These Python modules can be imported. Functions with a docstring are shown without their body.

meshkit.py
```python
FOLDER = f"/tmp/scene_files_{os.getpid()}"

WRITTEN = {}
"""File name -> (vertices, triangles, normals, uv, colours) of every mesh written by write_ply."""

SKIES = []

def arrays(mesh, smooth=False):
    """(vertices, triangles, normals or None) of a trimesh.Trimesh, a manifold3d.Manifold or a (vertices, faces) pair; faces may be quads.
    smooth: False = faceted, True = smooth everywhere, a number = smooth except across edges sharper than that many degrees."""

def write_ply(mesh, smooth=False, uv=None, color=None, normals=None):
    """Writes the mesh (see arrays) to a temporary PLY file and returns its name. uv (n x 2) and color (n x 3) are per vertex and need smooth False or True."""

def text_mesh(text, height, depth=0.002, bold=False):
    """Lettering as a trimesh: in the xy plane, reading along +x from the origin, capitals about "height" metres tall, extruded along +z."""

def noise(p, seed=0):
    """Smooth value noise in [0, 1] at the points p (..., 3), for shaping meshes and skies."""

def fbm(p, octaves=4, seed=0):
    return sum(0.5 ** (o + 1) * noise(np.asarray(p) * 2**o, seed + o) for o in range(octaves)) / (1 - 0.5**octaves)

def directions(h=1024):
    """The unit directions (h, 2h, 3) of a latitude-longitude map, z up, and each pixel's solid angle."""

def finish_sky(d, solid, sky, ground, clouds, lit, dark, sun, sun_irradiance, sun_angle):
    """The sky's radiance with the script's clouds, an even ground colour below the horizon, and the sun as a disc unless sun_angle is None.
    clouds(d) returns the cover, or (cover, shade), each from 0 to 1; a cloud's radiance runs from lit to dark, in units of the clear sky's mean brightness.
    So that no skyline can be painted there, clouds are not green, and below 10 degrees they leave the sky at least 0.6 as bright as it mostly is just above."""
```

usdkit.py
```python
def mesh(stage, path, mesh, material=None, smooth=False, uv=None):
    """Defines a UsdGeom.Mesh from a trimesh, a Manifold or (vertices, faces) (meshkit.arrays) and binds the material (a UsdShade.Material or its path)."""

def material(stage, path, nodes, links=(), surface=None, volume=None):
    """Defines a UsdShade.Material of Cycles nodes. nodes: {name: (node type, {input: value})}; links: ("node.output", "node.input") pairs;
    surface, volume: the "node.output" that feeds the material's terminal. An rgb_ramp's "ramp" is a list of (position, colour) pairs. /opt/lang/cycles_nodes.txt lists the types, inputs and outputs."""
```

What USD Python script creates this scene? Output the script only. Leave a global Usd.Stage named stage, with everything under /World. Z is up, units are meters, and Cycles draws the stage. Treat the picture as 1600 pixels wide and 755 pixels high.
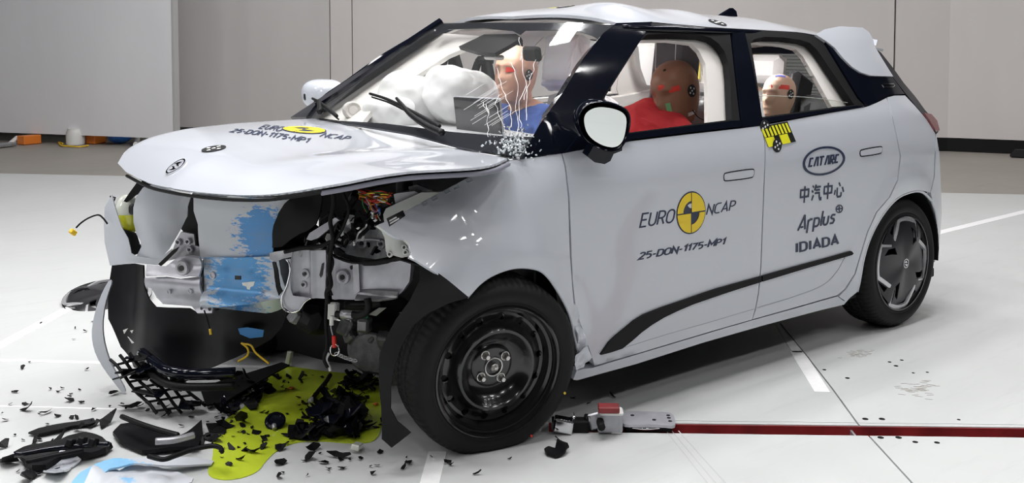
import math, random
import numpy as np
import trimesh, shapely, manifold3d
from shapely.geometry import Polygon, LineString, Point, box as sbox
from shapely.ops import unary_union
from shapely import affinity
from pxr import Usd, UsdGeom, UsdLux, Sdf, Gf, UsdShade
import usdkit, meshkit

stage = Usd.Stage.CreateInMemory()
UsdGeom.SetStageUpAxis(stage, UsdGeom.Tokens.z)
UsdGeom.SetStageMetersPerUnit(stage, 1.0)
world = UsdGeom.Xform.Define(stage, '/World')
stage.SetDefaultPrim(world.GetPrim())
UsdGeom.Scope.Define(stage, '/World/Looks')

# ------------------------------------------------------------------ camera
EXPOSURE = 0.0
C0 = np.array([-1.97, -3.587, 1.414]); YAW = .8959; PIT = .0536; FPX = 1611.6; YP = 149.0
FW = np.array([math.cos(YAW)*math.cos(PIT), math.sin(YAW)*math.cos(PIT), -math.sin(PIT)])
RT = np.array([math.sin(YAW), -math.cos(YAW), 0.0]); UP = np.cross(RT, FW)
cam = UsdGeom.Camera.Define(stage, '/World/camera')
cam.CreateHorizontalApertureAttr(36.0); cam.CreateVerticalApertureAttr(36.0*755/1600)
cam.CreateFocalLengthAttr(36.0*FPX/1600)
cam.CreateVerticalApertureOffsetAttr(-(377.5-YP)/1600*36.0)
cam.CreateClippingRangeAttr(Gf.Vec2f(0.05, 200))
cam.CreateExposureAttr(EXPOSURE)
M4 = Gf.Matrix4d(*RT, 0, *UP, 0, *(-FW), 0, *C0, 1)
cam.AddTransformOp().Set(M4)

# ------------------------------------------------------------------ lights of the hall
WARM = (1.0, 0.99, 0.985)
LAMP_W = 25.5
CABIN_W = 42.0
def rect_light(name, pos, size, power, aim=None, col=WARM):
    l = UsdLux.RectLight.Define(stage, '/World/' + name)
    l.CreateWidthAttr(size[0]); l.CreateHeightAttr(size[1])
    l.CreateIntensityAttr(power); l.CreateColorAttr(Gf.Vec3f(*col)); l.CreateNormalizeAttr(False)
    pos = np.array(pos, float)
    d = np.array(aim, float) - pos if aim is not None else np.array([0, 0, -1.0])
    d /= np.linalg.norm(d)
    zax = -d; up = np.array([0, 1.0, 0]) if abs(d[2]) > .9 else np.array([0, 0, 1.0])
    x = np.cross(up, zax); x /= np.linalg.norm(x); y = np.cross(zax, x)
    l.AddTransformOp().Set(Gf.Matrix4d(*x, 0, *y, 0, *zax, 0, *pos, 1))
k = 0
for ix in range(5):                      # the lamp bank over the impact place
    for iy in range(4):
        rect_light('ceiling_lamp_%03d' % k, (-2.6 + 1.35*ix, -1.6 + 1.3*iy, 5.6), (.55, .55), LAMP_W*1.16); k += 1
for ix in range(4):                      # the hall's other lamps
    for iy in range(3):
        rect_light('hall_lamp_%03d' % (ix*3+iy), (-7 + 5*ix, -7.5 + 6.5*iy, 7.6), (1.2, .5), LAMP_W*(1.5 if iy < 2 else 2.0))
for k_, (lx, ly) in enumerate(((.6, -4.4), (2.2, -4.2), (3.8, -4.0), (5.4, -3.8), (7.0, -3.6), (3.0, -6.2), (5.0, -6.0))):   # small lamps on the near side
    rect_light('near_lamp_%03d' % k_, (lx, ly, 5.6), (.28, .28), LAMP_W*1.6)
# two floodlights on stands in front of the car, outside the picture
rect_light('flood_lamp', (-5.2, .6, 2.5), (.9, .9), LAMP_W*.5, aim=(-.3, 0, .6))
rect_light('flood_lamp_001', (-3.6, 3.4, 3.4), (.7, .7), LAMP_W*.4, aim=(.6, .3, .9))
dome = UsdLux.DomeLight.Define(stage, '/World/dome'); dome.CreateIntensityAttr(0.0)

# ------------------------------------------------------------------ helpers
def ray(px, py):
    return FW + RT*(px-800)/FPX - UP*(py-YP)/FPX
def on_z(px, py, Z=0.0):
    d = ray(px, py); return C0 + d*(Z-C0[2])/d[2]
def on_y(px, py, Y):
    d = ray(px, py); return C0 + d*(Y-C0[1])/d[1]
def on_plane(px, py, P, n):
    d = ray(px, py); n = np.asarray(n, float)
    return C0 + d*(((np.asarray(P)-C0)@n)/(d@n))
def on_surf(px, py, g, t0=1.5, t1=12.0, n=400, xmax=99.0):
    """first crossing of g(P) = 0 along the sight line"""
    d = ray(px, py); ts = np.linspace(t0, t1, n)
    P = C0 + ts[:, None]*d
    v = g(P[:, 0], P[:, 1], P[:, 2])
    keep = P[:, 0] <= xmax
    if keep.sum() > 2: ts, P, v = ts[keep], P[keep], v[keep]
    i = np.nonzero((v[:-1] < 0) & (v[1:] >= 0))[0]
    if len(i) == 0:
        k = int(np.argmin(np.abs(v))); return P[k]
    a, b = ts[i[0]], ts[i[0]+1]
    for _ in range(30):
        m = (a+b)/2; Q = C0 + m*d
        if g(Q[0], Q[1], Q[2]) < 0: a = m
        else: b = m
    return C0 + (a+b)/2*d

def densify(pts, step=6.0):
    pts = [np.array(p, float) for p in pts]; out = []
    for a, b in zip(pts, pts[1:] + pts[:1]):
        n = max(1, int(np.linalg.norm(b-a)/step))
        out += [tuple(a + (b-a)*k/n) for k in range(n)]
    return out
def chaikin(pts, n=1, closed=False):
    pts = [np.array(p, float) for p in pts]
    for _ in range(n):
        q = []
        L = len(pts)
        rng = range(L) if closed else range(L-1)
        if not closed: q.append(pts[0])
        for i in rng:
            a, b = pts[i], pts[(i+1) % L]
            q += [a*.75+b*.25, a*.25+b*.75]
        if not closed: q.append(pts[-1])
        pts = q
    return pts
def smooth_curve(pts, n=8):
    """Catmull-Rom through the points"""
    P = np.array(pts, float); P = np.vstack([2*P[0]-P[1], P, 2*P[-1]-P[-2]])
    out = []
    for i in range(1, len(P)-2):
        t = np.linspace(0, 1, n, endpoint=False)[:, None]
        a, b, c, d = P[i-1], P[i], P[i+1], P[i+2]
        out.append(.5*((2*b)+(c-a)*t+(2*a-5*b+4*c-d)*t**2+(3*b-a-3*c+d)*t**3))
    out.append(P[-2:-1])
    return np.vstack(out)

def grid_tri(poly, step):
    """cuts a 2D polygon along a grid: (points, triangles)"""
    V, Fc, off = [], [], 0
    if poly.is_empty: return np.zeros((0, 2)), np.zeros((0, 3), int)
    x0, y0, x1, y1 = poly.bounds
    sx, sy = (step, step) if np.ndim(step) == 0 else step
    xs = np.arange(math.floor(x0/sx), math.ceil(x1/sx))*sx
    ys = np.arange(math.floor(y0/sy), math.ceil(y1/sy))*sy
    gx, gy = np.meshgrid(xs, ys, indexing='ij'); gx = gx.ravel(); gy = gy.ravel()
    cells = shapely.box(gx, gy, gx+sx, gy+sy)
    shapely.prepare(poly)
    inside = shapely.contains_properly(poly, cells)
    touch = shapely.intersects(poly, cells) & ~inside
    a = np.stack([gx, gy], 1)[inside]
    if len(a):
        q = np.stack([a, a+[sx, 0], a+[sx, sy], a+[0, sy]], 1).reshape(-1, 2)
        i = np.arange(len(a))*4
        V.append(q); Fc.append(np.stack([i, i+1, i+2], 1)); Fc.append(np.stack([i, i+2, i+3], 1)); off = len(q)
    for g in shapely.intersection(poly, cells[touch]):
        for p in getattr(g, 'geoms', [g]):
            if p.geom_type != 'Polygon' or p.area < 1e-12: continue
            if len(p.interiors) == 0 and p.convex_hull.area - p.area < 1e-10:
                c = np.array(p.exterior.coords)[:-1]
                if p.exterior.is_ccw is False: c = c[::-1]
                n = len(c); V.append(c); Fc.append(off + np.array([[0, k, k+1] for k in range(1, n-1)])); off += n
            else:
                v, f = trimesh.creation.triangulate_polygon(p, engine='earcut')
                V.append(v); Fc.append(f+off); off += len(v)
    V = np.vstack(V); Fc = np.vstack(Fc)
    key = np.round(V/1e-6).astype(np.int64)
    _, idx, inv = np.unique(key, axis=0, return_index=True, return_inverse=True)
    V = V[idx]; Fc = inv.ravel()[Fc]
    A = V[Fc]; ar = (A[:, 1, 0]-A[:, 0, 0])*(A[:, 2, 1]-A[:, 0, 1])-(A[:, 1, 1]-A[:, 0, 1])*(A[:, 2, 0]-A[:, 0, 0])
    Fc[ar < 0] = Fc[ar < 0][:, ::-1]
    return V, Fc[np.abs(ar) > 1e-14]

def sheet(poly, f, step, thick, away):
    """a sheet of metal, plastic or glass: the 2D polygon carried by f(u, v) -> xyz, thick along `away` (the hidden side)"""
    v, fc = grid_tri(poly, step)
    top = f(v[:, 0], v[:, 1])
    aw = np.asarray(away, float)
    e_ = 2e-4; U, V_ = v[:, 0], v[:, 1]
    vn = np.cross(f(U+e_, V_)-f(U-e_, V_), f(U, V_+e_)-f(U, V_-e_))
    vn /= np.maximum(np.linalg.norm(vn, axis=1, keepdims=True), 1e-15)
    vn[(vn*aw).sum(1) < 0] *= -1
    fn = trimesh.Trimesh(top, fc, process=False)
    flip = (fn.face_normals*aw).sum(1) @ fn.area_faces > 0
    bot = top + vn*thick
    if flip: fc = fc[:, ::-1]
    e = np.sort(fc[:, [[0, 1], [1, 2], [2, 0]]].reshape(-1, 2), axis=1)
    d = fc[:, [[0, 1], [1, 2], [2, 0]]].reshape(-1, 2)
    _, first, cnt = np.unique(e, axis=0, return_index=True, return_counts=True)
    b = d[first[cnt == 1]]
    N = len(top)
    side = np.vstack([np.stack([b[:, 1], b[:, 0], b[:, 0]+N], 1), np.stack([b[:, 1], b[:, 0]+N, b[:, 1]+N], 1)])
    return trimesh.Trimesh(np.vstack([top, bot]), np.vstack([fc, fc[:, ::-1]+N, side]), process=False)

def bx(size, at=(0, 0, 0), rot=None, bevel=0.0, taper=None):
    """a box with rounded edges"""
    s = np.array(size, float)/2
    if bevel > 0:
        b = min(bevel, s.min()*.98); pts = []
        for sx in (-1, 1):
            for sy in (-1, 1):
                for sz in (-1, 1):
                    c = np.array([sx, sy, sz])
                    for ax in range(3):
                        o = np.full(3, b*.29); o[ax] = 0; o2 = np.full(3, b); o2[ax] = 0
                        pts.append(c*(s - o)) if False else None
                    pts += [c*(s-np.array([0, b, b])), c*(s-np.array([b, 0, b])), c*(s-np.array([b, b, 0])), c*(s-np.array([.29*b]*3)*1.45)]
        pts = np.array(pts)
    else:
        pts = np.array([[a, b_, c] for a in (-1, 1) for b_ in (-1, 1) for c in (-1, 1)])*s
    if taper is not None:
        t = (pts[:, 2]/s[2]+1)/2; sc = 1+(taper-1)*t
        pts[:, 0] *= sc; pts[:, 1] *= sc
    m = trimesh.convex.convex_hull(pts)
    if rot is not None: m.apply_transform(euler(*rot))
    m.apply_translation(at)
    return m
def euler(rx=0, ry=0, rz=0):
    return trimesh.transformations.euler_matrix(math.radians(rx), math.radians(ry), math.radians(rz), 'sxyz')
def frame(x, y, o):
    x = np.asarray(x, float); x = x/np.linalg.norm(x); y = np.asarray(y, float); y = y - x*(x@y); y /= np.linalg.norm(y)
    M = np.eye(4); M[:3, 0] = x; M[:3, 1] = y; M[:3, 2] = np.cross(x, y); M[:3, 3] = o
    return M
def aim_z(z, o, up=(0, 0, 1)):
    """a matrix whose local z points along z and local y as near to up as can be"""
    z = np.asarray(z, float); z = z/np.linalg.norm(z); up = np.asarray(up, float)
    x = np.cross(up, z); x /= np.linalg.norm(x); y = np.cross(z, x)
    M = np.eye(4); M[:3, 0] = x; M[:3, 1] = y; M[:3, 2] = z; M[:3, 3] = o
    return M
def tube(pts, r, n=8, caps=True):
    P = np.array(pts, float); L = len(P)
    R = np.full(L, r) if np.ndim(r) == 0 else np.asarray(r, float)
    T = np.gradient(P, axis=0); T /= np.maximum(np.linalg.norm(T, axis=1, keepdims=True), 1e-9)
    up = np.array([0, 0, 1.0]) if abs(T[0, 2]) < .9 else np.array([1.0, 0, 0])
    u = np.cross(T[0], up); u /= np.linalg.norm(u); U = [u]
    for k in range(1, L):
        u = U[-1] - T[k]*(T[k]@U[-1]); u /= np.linalg.norm(u); U.append(u)
    U = np.array(U); W_ = np.cross(T, U)
    a = np.linspace(0, 2*np.pi, n, endpoint=False)
    V = (P[:, None]+R[:, None, None]*(np.cos(a)[None, :, None]*U[:, None]+np.sin(a)[None, :, None]*W_[:, None])).reshape(-1, 3)
    F = []
    for k in range(L-1):
        for j in range(n):
            p, q = k*n+j, k*n+(j+1) % n
            F += [[p, q, q+n], [p, q+n, p+n]]
    if caps:
        V = np.vstack([V, P[:1], P[-1:]]); c0, c1 = L*n, L*n+1
        for j in range(n):
            F.append([c0, (j+1) % n, j]); F.append([c1, (L-1)*n+j, (L-1)*n+(j+1) % n])
    return trimesh.Trimesh(V, F, process=False)
def lathe(prof, n=64, closed=False):
    """profile of (radius, height), turned about z"""
    pr = np.array(prof, float); L = len(pr)
    a = np.linspace(0, 2*np.pi, n, endpoint=False)
    V = np.stack([pr[:, 0][:, None]*np.cos(a), pr[:, 0][:, None]*np.sin(a), np.repeat(pr[:, 1][:, None], n, 1)], -1).reshape(-1, 3)
    j = np.arange(n); j2 = (j+1) % n; F = []
    for k in range(L if closed else L-1):
        k2 = (k+1) % L
        F += [np.stack([k*n+j, k*n+j2, k2*n+j2], 1), np.stack([k*n+j, k2*n+j2, k2*n+j], 1)]
    m = trimesh.Trimesh(V, np.vstack(F), process=False)
    m.update_faces(m.nondegenerate_faces()); m.merge_vertices(); m.fix_normals()
    return m
def cat(*ms):
    return trimesh.util.concatenate([m for m in ms])
def to_tri(m):
    q = m.to_mesh(); return trimesh.Trimesh(np.array(q.vert_properties[:, :3]), np.array(q.tri_verts), process=False)
def to_man(m):
    return manifold3d.Manifold(manifold3d.Mesh(np.asarray(m.vertices, np.float32), np.asarray(m.faces, np.uint32)))
def extr(poly, h, z0=0.0):
    gs = [g for g in getattr(poly, 'geoms', [poly]) if g.geom_type == 'Polygon' and g.area > 1e-9]
    m = cat(*[trimesh.creation.extrude_polygon(g, h, engine='earcut') for g in gs])
    m.apply_translation((0, 0, z0)); return m
def xf(m, M):
    m = m.copy(); m.apply_transform(M); return m
def sphere(r, at, sub=2, scale=None):
    m = trimesh.creation.icosphere(subdivisions=sub, radius=r)
    if scale is not None: m.apply_scale(scale)
    m.apply_translation(at); return m

# scene tree
USED, LOC = {}, {}
def numbered(path):
    if path not in USED: USED[path] = 0; return path
    USED[path] += 1
    return '%s_%03d' % (path, USED[path])
def tag(prim, label=None, category=None, group=None, kind=None):
    for k, v in (('label', label), ('category', category), ('group', group), ('kind', kind)):
        if v: prim.SetCustomDataByKey(k, v)
    return prim
def thing(name, label, category, loc=(0, 0, 0), group=None, kind=None):
    path = numbered('/World/' + name)
    x = UsdGeom.Xform.Define(stage, path); x.AddTranslateOp().Set(Gf.Vec3d(*map(float, loc)))
    LOC[path] = np.array(loc, float)
    tag(x.GetPrim(), label, category, group, kind)
    return path
def part(parent, name, mesh, mat, smooth=35, label=None, kind=None):
    """a mesh (in world coordinates) as a child of a thing or of a part"""
    path = numbered(parent + '/' + name)
    o = LOC[parent]; LOC[path] = o
    if hasattr(mesh, 'to_mesh'): mesh = to_tri(mesh)
    v = np.asarray(mesh.vertices) - o
    m = trimesh.Trimesh(v, mesh.faces, process=False)
    if smooth: m.merge_vertices(digits_vertex=6)
    g = usdkit.mesh(stage, path, m, MAT[mat], smooth=smooth)
    tag(g.GetPrim(), label, kind=kind)
    return path
def solo(name, mesh, mat, label, category, smooth=35, group=None, kind=None):
    """a thing that is one mesh"""
    path = numbered('/World/' + name)
    if hasattr(mesh, 'to_mesh'): mesh = to_tri(mesh)
    o = np.array([*(mesh.bounds.mean(0)[:2]), mesh.bounds[0, 2]])
    LOC[path] = o
    m = trimesh.Trimesh(np.asarray(mesh.vertices)-o, mesh.faces, process=False)
    if smooth: m.merge_vertices(digits_vertex=6)
    g = usdkit.mesh(stage, path, m, MAT[mat], smooth=smooth)
    g.AddTranslateOp().Set(Gf.Vec3d(*map(float, o)))
    tag(g.GetPrim(), label, category, group, kind)
    return path
def struct(name, mesh, mat, parent=None, smooth=False, label=None):
    path = numbered((parent or '/World') + '/' + name)
    LOC[path] = np.zeros(3)
    g = usdkit.mesh(stage, path, mesh, MAT[mat], smooth=smooth)
    if parent is None: tag(g.GetPrim(), label, kind='structure')
    elif label: tag(g.GetPrim(), label)
    return path

# ------------------------------------------------------------------ materials
MAT = {}
def mat(name, col, rough=.5, metal=0.0, coat=0.0, vary=0.0, vscale=8.0, col2=None, bump=0.0, bscale=60.0, spec=None, emit=None, extra=None):
    p = {"base_color": col, "roughness": rough, "metallic": metal}
    if coat: p["coat_weight"] = coat; p["coat_roughness"] = .04
    if spec is not None: p["specular_ior_level"] = spec
    nodes, links = {"p": ("principled_bsdf", p)}, []
    if vary or col2 is not None:
        c2 = col2 if col2 is not None else tuple(c*(1-vary) for c in col)
        nodes["tc"] = ("texture_coordinate", {}); nodes["n"] = ("noise_texture", {"scale": vscale, "detail": 6.0, "roughness": .6})
        nodes["r"] = ("rgb_ramp", {"ramp": [(0.3, col), (0.7, c2)]})
        links += [("tc.object", "n.vector"), ("n.fac", "r.fac"), ("r.color", "p.base_color")]
    if bump:
        nodes["tb"] = ("texture_coordinate", {}); nodes["nb"] = ("noise_texture", {"scale": bscale, "detail": 4.0}); nodes["b"] = ("bump", {"strength": bump, "distance": .004})
        links += [("tb.object", "nb.vector"), ("nb.fac", "b.height"), ("b.normal", "p.normal")]
    MAT[name] = usdkit.material(stage, '/World/Looks/' + name, nodes, links, surface="p.BSDF")
mat('car_paint', (.58, .605, .66), .32, .0, coat=1.0)
mat('car_paint_inner', (.44, .46, .5), .5)
mat('flange_grey', (.22, .22, .27), .5)
mat('gloss_black', (.004, .005, .010), .08, spec=.35)
mat('bumper_black', (.008, .008, .010), .38, spec=.3)
mat('matt_black', (.008, .008, .009), .6, spec=.2)
mat('black_plastic', (.006, .006, .007), .45, bump=.25, bscale=120, spec=.22)
mat('shard_plastic', (.005, .005, .006), .5, spec=.16)
mat('rubber', (.008, .008, .009), .6, vary=.3, vscale=14, spec=.25)
mat('underbody', (.02, .02, .022), .7)
mat('steel_black', (.006, .006, .007), .2, coat=.5)
mat('bolt_steel', (.55, .54, .52), .35, 1.0)
mat('galvanised', (.56, .56, .61), .38, .4, vary=.3, vscale=9)
mat('bare_metal', (.50, .50, .53), .36, .6, vary=.4, vscale=12)
mat('cast_alloy', (.42, .42, .44), .42, .45, vary=.5, vscale=25, bump=.4, bscale=80)
mat('foil', (.86, .87, .90), .25, .12)
mat('glass_bits', (.62, .66, .68), .1, .3)
mat('headrest_grey', (.12, .115, .125), .55)
mat('chrome', (.82, .82, .84), .08, 1.0)
mat('mirror_glass', (.86, .9, .88), .03, 1.0)
mat('cover_dark', (.022, .022, .025), .3)
mat('cover_silver', (.62, .62, .64), .3, .6)
mat('cream_trim', (.78, .745, .71), .6)
mat('cream_cloth', (.62, .6, .58), .85)
mat('seat_grey', (.30, .29, .30), .55, bump=.15, bscale=300)
mat('seat_cream', (.6, .58, .57), .55)
mat('seat_dark', (.035, .035, .038), .7)
mat('dash_grey', (.50, .50, .51), .55)
mat('screen_black', (.008, .008, .01), .1, coat=1.0)
mat('airbag_white', (.88, .88, .87), .85, bump=.2, bscale=18)
mat('dummy_brown', (.37, .175, .105), .4, vary=.15, vscale=10)
mat('dummy_peach', (.78, .46, .33), .5, vary=.12, vscale=10)
mat('dummy_child', (.82, .56, .42), .5)
mat('shirt_red', (.72, .04, .05), .8, bump=.3, bscale=30)
mat('shirt_blue', (.10, .20, .62), .8, bump=.3, bscale=30)
mat('shirt_white', (.78, .78, .78), .85)
mat('shirt_black', (.02, .02, .022), .85)
mat('tape_red', (.85, .06, .04), .5)
mat('tape_blue', (.2, .22, .75), .5)
mat('sticker_green', (.2, .5, .22), .5)
mat('sticker_yellow', (.85, .6, .05), .5)
mat('logo_yellow', (.86, .62, .02), .45)
mat('tape_yellow', (.85, .82, .02), .5)
mat('ink_black', (.01, .01, .012), .45)
mat('ink_blue', (.02, .03, .07), .45)
mat('ink_white', (.85, .85, .85), .5)
mat('rail_red', (.30, .03, .034), .5, vary=.55, vscale=6)
mat('red_plastic', (.75, .03, .02), .4)
mat('orange_plastic', (.8, .22, .03), .4)
mat('blue_plastic', (.03, .16, .55), .4)
mat('yellow_wire', (.85, .55, .03), .4)
mat('white_plastic', (.78, .78, .76), .45)
mat('clear_bracket', (.62, .63, .6), .35)
mat('green_plastic', (.02, .32, .15), .4)
mat('puddle_green', (.60, .72, .05), .1, coat=.6, col2=(.50, .62, .03), vscale=3)
mat('barrier_blue', (.06, .26, .62), .5)
mat('hall_grey', (.5, .5, .5), .8)
mat('ceiling_dark', (.10, .10, .105), .8)
mat('hall_dim', (.22, .22, .23), .8)
mat('tail_red', (.16, .012, .014), .1, coat=1.0)
mat('lens_white', (.75, .78, .7), .2, coat=1.0)
mat('lens_yellow', (.72, .72, .02), .2, coat=1.0)
for i, c in enumerate([(.85, .07, .05), (.95, .72, .06), (.08, .2, .75), (.92, .92, .9), (.05, .42, .12), (.95, .34, .05), (.02, .02, .02), (.45, .2, .5)]):
    mat('wire_%d' % i, c, .4)
mat('tape_white', (.88, .88, .88), .55, vary=.06, vscale=40)
def wall_mat(name, c, c2):
    MAT[name] = usdkit.material(stage, '/World/Looks/' + name, {
        "tc": ("texture_coordinate", {}), "mp": ("mapping", {"scale": (1, 1, .35)}), "n": ("noise_texture", {"scale": .8, "detail": 5.0, "roughness": .55}),
        "r": ("rgb_ramp", {"ramp": [(.3, c), (.7, c2)]}), "p": ("principled_bsdf", {"roughness": .55, "base_color": c})},
        [("tc.object", "mp.vector"), ("mp.vector", "n.vector"), ("n.fac", "r.fac"), ("r.color", "p.base_color")], surface="p.BSDF")
wall_mat('panel_white', (.90, .90, .93), (.82, .82, .85))
wall_mat('panel_grey', (.66, .635, .63), (.58, .56, .555))
wall_mat('panel_pale', (.74, .70, .69), (.66, .63, .62))
def floor_mat(name, c, c2, c3, rough):
    MAT[name] = usdkit.material(stage, '/World/Looks/' + name, {
        "tc": ("texture_coordinate", {}), "n": ("noise_texture", {"scale": .7, "detail": 6.0, "roughness": .62}),
        "mp": ("mapping", {"rotation": (0, 0, .75), "scale": (1.2, 9, 1)}), "n2": ("noise_texture", {"scale": 1.6, "detail": 5.0, "roughness": .7}),
        "r": ("rgb_ramp", {"ramp": [(.3, c), (.68, c2)]}), "r2": ("rgb_ramp", {"ramp": [(.55, (0, 0, 0)), (.85, (.55, .55, .55))]}),
        "mx": ("mix_color", {"b": c3}), "p": ("principled_bsdf", {"roughness": rough, "specular_ior_level": .35})},
        [("tc.object", "n.vector"), ("tc.object", "mp.vector"), ("mp.vector", "n2.vector"), ("n.fac", "r.fac"), ("n2.fac", "r2.fac"),
         ("r2.color", "mx.fac"), ("r.color", "mx.a"), ("mx.result", "p.base_color")], surface="p.BSDF")
floor_mat('floor_white', (.58, .595, .592), (.53, .545, .54), (.43, .44, .435), .42)
floor_mat('floor_concrete', (.36, .33, .29), (.29, .27, .245), (.2, .195, .185), .5)
def stain_mat(name, base, stain, centre, radius, scale, rough, metal=0.0, squash=(1, 1, 1)):
    """a sheet smeared with paint off the barrier: torn streaks round `centre` (object coordinates)"""
    MAT[name] = usdkit.material(stage, '/World/Looks/' + name, {
        "tc": ("texture_coordinate", {}), "mp": ("mapping", {"rotation": (.3, .6, .2), "scale": (1, 1, 2.6)}), "n": ("noise_texture", {"scale": scale, "detail": 9.0, "roughness": .72}),
        "su": ("vector_math", {"math_type": "subtract", "vector2": centre}), "sq": ("vector_math", {"math_type": "multiply", "vector2": squash}),
        "le": ("vector_math", {"math_type": "length"}), "mr": ("map_range", {"from_min": 0.0, "from_max": radius, "to_min": .42, "to_max": -.3}),
        "ad": ("math", {"math_type": "add"}), "r": ("rgb_ramp", {"ramp": [(.60, base), (.66, stain), (.95, tuple(.75*q + .08 for q in stain))]}), "p": ("principled_bsdf", {"roughness": rough, "metallic": metal})},
        [("tc.object", "mp.vector"), ("mp.vector", "n.vector"), ("tc.object", "su.vector1"), ("su.vector", "sq.vector1"), ("sq.vector", "le.vector1"), ("le.value", "mr.value"),
         ("n.fac", "ad.value1"), ("mr.result", "ad.value2"), ("ad.value", "r.fac"), ("r.color", "p.base_color")], surface="p.BSDF")
def glass_mat(name, tint, haze, frost):
    MAT[name] = usdkit.material(stage, '/World/Looks/' + name, {
        "t": ("transparent_bsdf", {"color": tint}), "g": ("glossy_bsdf", {"color": (1, 1, 1), "roughness": .02}), "lw": ("layer_weight", {"blend": .5}),
        "pw": ("math", {"math_type": "power", "value2": 4.5}), "f": ("math", {"math_type": "multiply_add", "value2": .55, "value3": .02}),
        "d": ("diffuse_bsdf", {"color": frost}), "h": ("mix_closure", {"fac": haze}), "m": ("mix_closure", {})},
        [("t.BSDF", "h.closure1"), ("d.BSDF", "h.closure2"), ("lw.facing", "pw.value1"), ("pw.value", "f.value1"), ("f.value", "m.fac"), ("h.closure", "m.closure1"), ("g.BSDF", "m.closure2")], surface="m.closure")
glass_mat('windscreen_glass', (.985, .99, .99), .012, (.8, .82, .82))
glass_mat('window_glass', (.93, .95, .93), .0, (.8, .8, .8))
glass_mat('heated_glass', (.55, .57, .57), .0, (.8, .8, .8))

# ================================================================== the hall
E1 = np.array([.748, -.664]); E2 = np.array([.664, .748])      # the two directions of the floor's lines
def quad_xy(*p): return Polygon([tuple(q[:2]) for q in p])
def line_poly(a, b, w):
    return LineString([a[:2], b[:2]]).buffer(w/2, cap_style='flat')
edge_a, edge_b = on_z(0, 271)[:2], on_z(1600, 304)[:2]
ed = (edge_b-edge_a)/np.linalg.norm(edge_b-edge_a); en = np.array([ed[1], -ed[0]])
if en @ (C0[:2]-edge_a) < 0: en = -en
slot_a, slot_b = on_z(866, 667)[:2], on_z(1600, 676)[:2]
sd = (slot_b-slot_a)/np.linalg.norm(slot_b-slot_a); slot_end = slot_b+sd*3
slot = line_poly(slot_a-sd*.02, slot_end, .098)
white = Polygon([edge_a-ed*14, edge_b+ed*9, edge_b+ed*9+en*12, edge_a-ed*14+en*20])
seam_pts = [on_z(*p) for p in ((1218, 505), (1258, 553), (1300, 607), (1340, 662), (1427, 757), (1500, 840))]
seam = LineString([p[:2] for p in seam_pts]).buffer(.0035, cap_style='flat')
seam_b = LineString([(slot_a+sd*.14+np.array([sd[1], -sd[0]])*-.075), (slot_end+np.array([sd[1], -sd[0]])*-.075)]).buffer(.0016, cap_style='flat')
floor = struct('floor', extr(white.difference(unary_union([slot, seam, seam_b])), .06, -.06), 'floor_white', label='white painted hall floor under the wrecked car')
strip = Polygon([edge_a-ed*14, edge_b+ed*9, edge_b+ed*9-en*12, edge_a-ed*14-en*12])
struct('concrete_strip', extr(strip, .06, -.064), 'floor_concrete', floor, label='bare brown concrete beyond the white paint')
struct('sub_floor', extr(white.difference(slot.buffer(.02)), .02, -.10), 'matt_black', floor, label='dark ground in the floor joints')
sn = np.array([-sd[1], sd[0]])
ch = LineString([slot_a-sd*.02, slot_end])
lips = [LineString([slot_a-sd*.02+sn*o, slot_end+sn*o]).buffer(.003, cap_style='flat') for o in (-.0445, .0445)]
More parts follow.
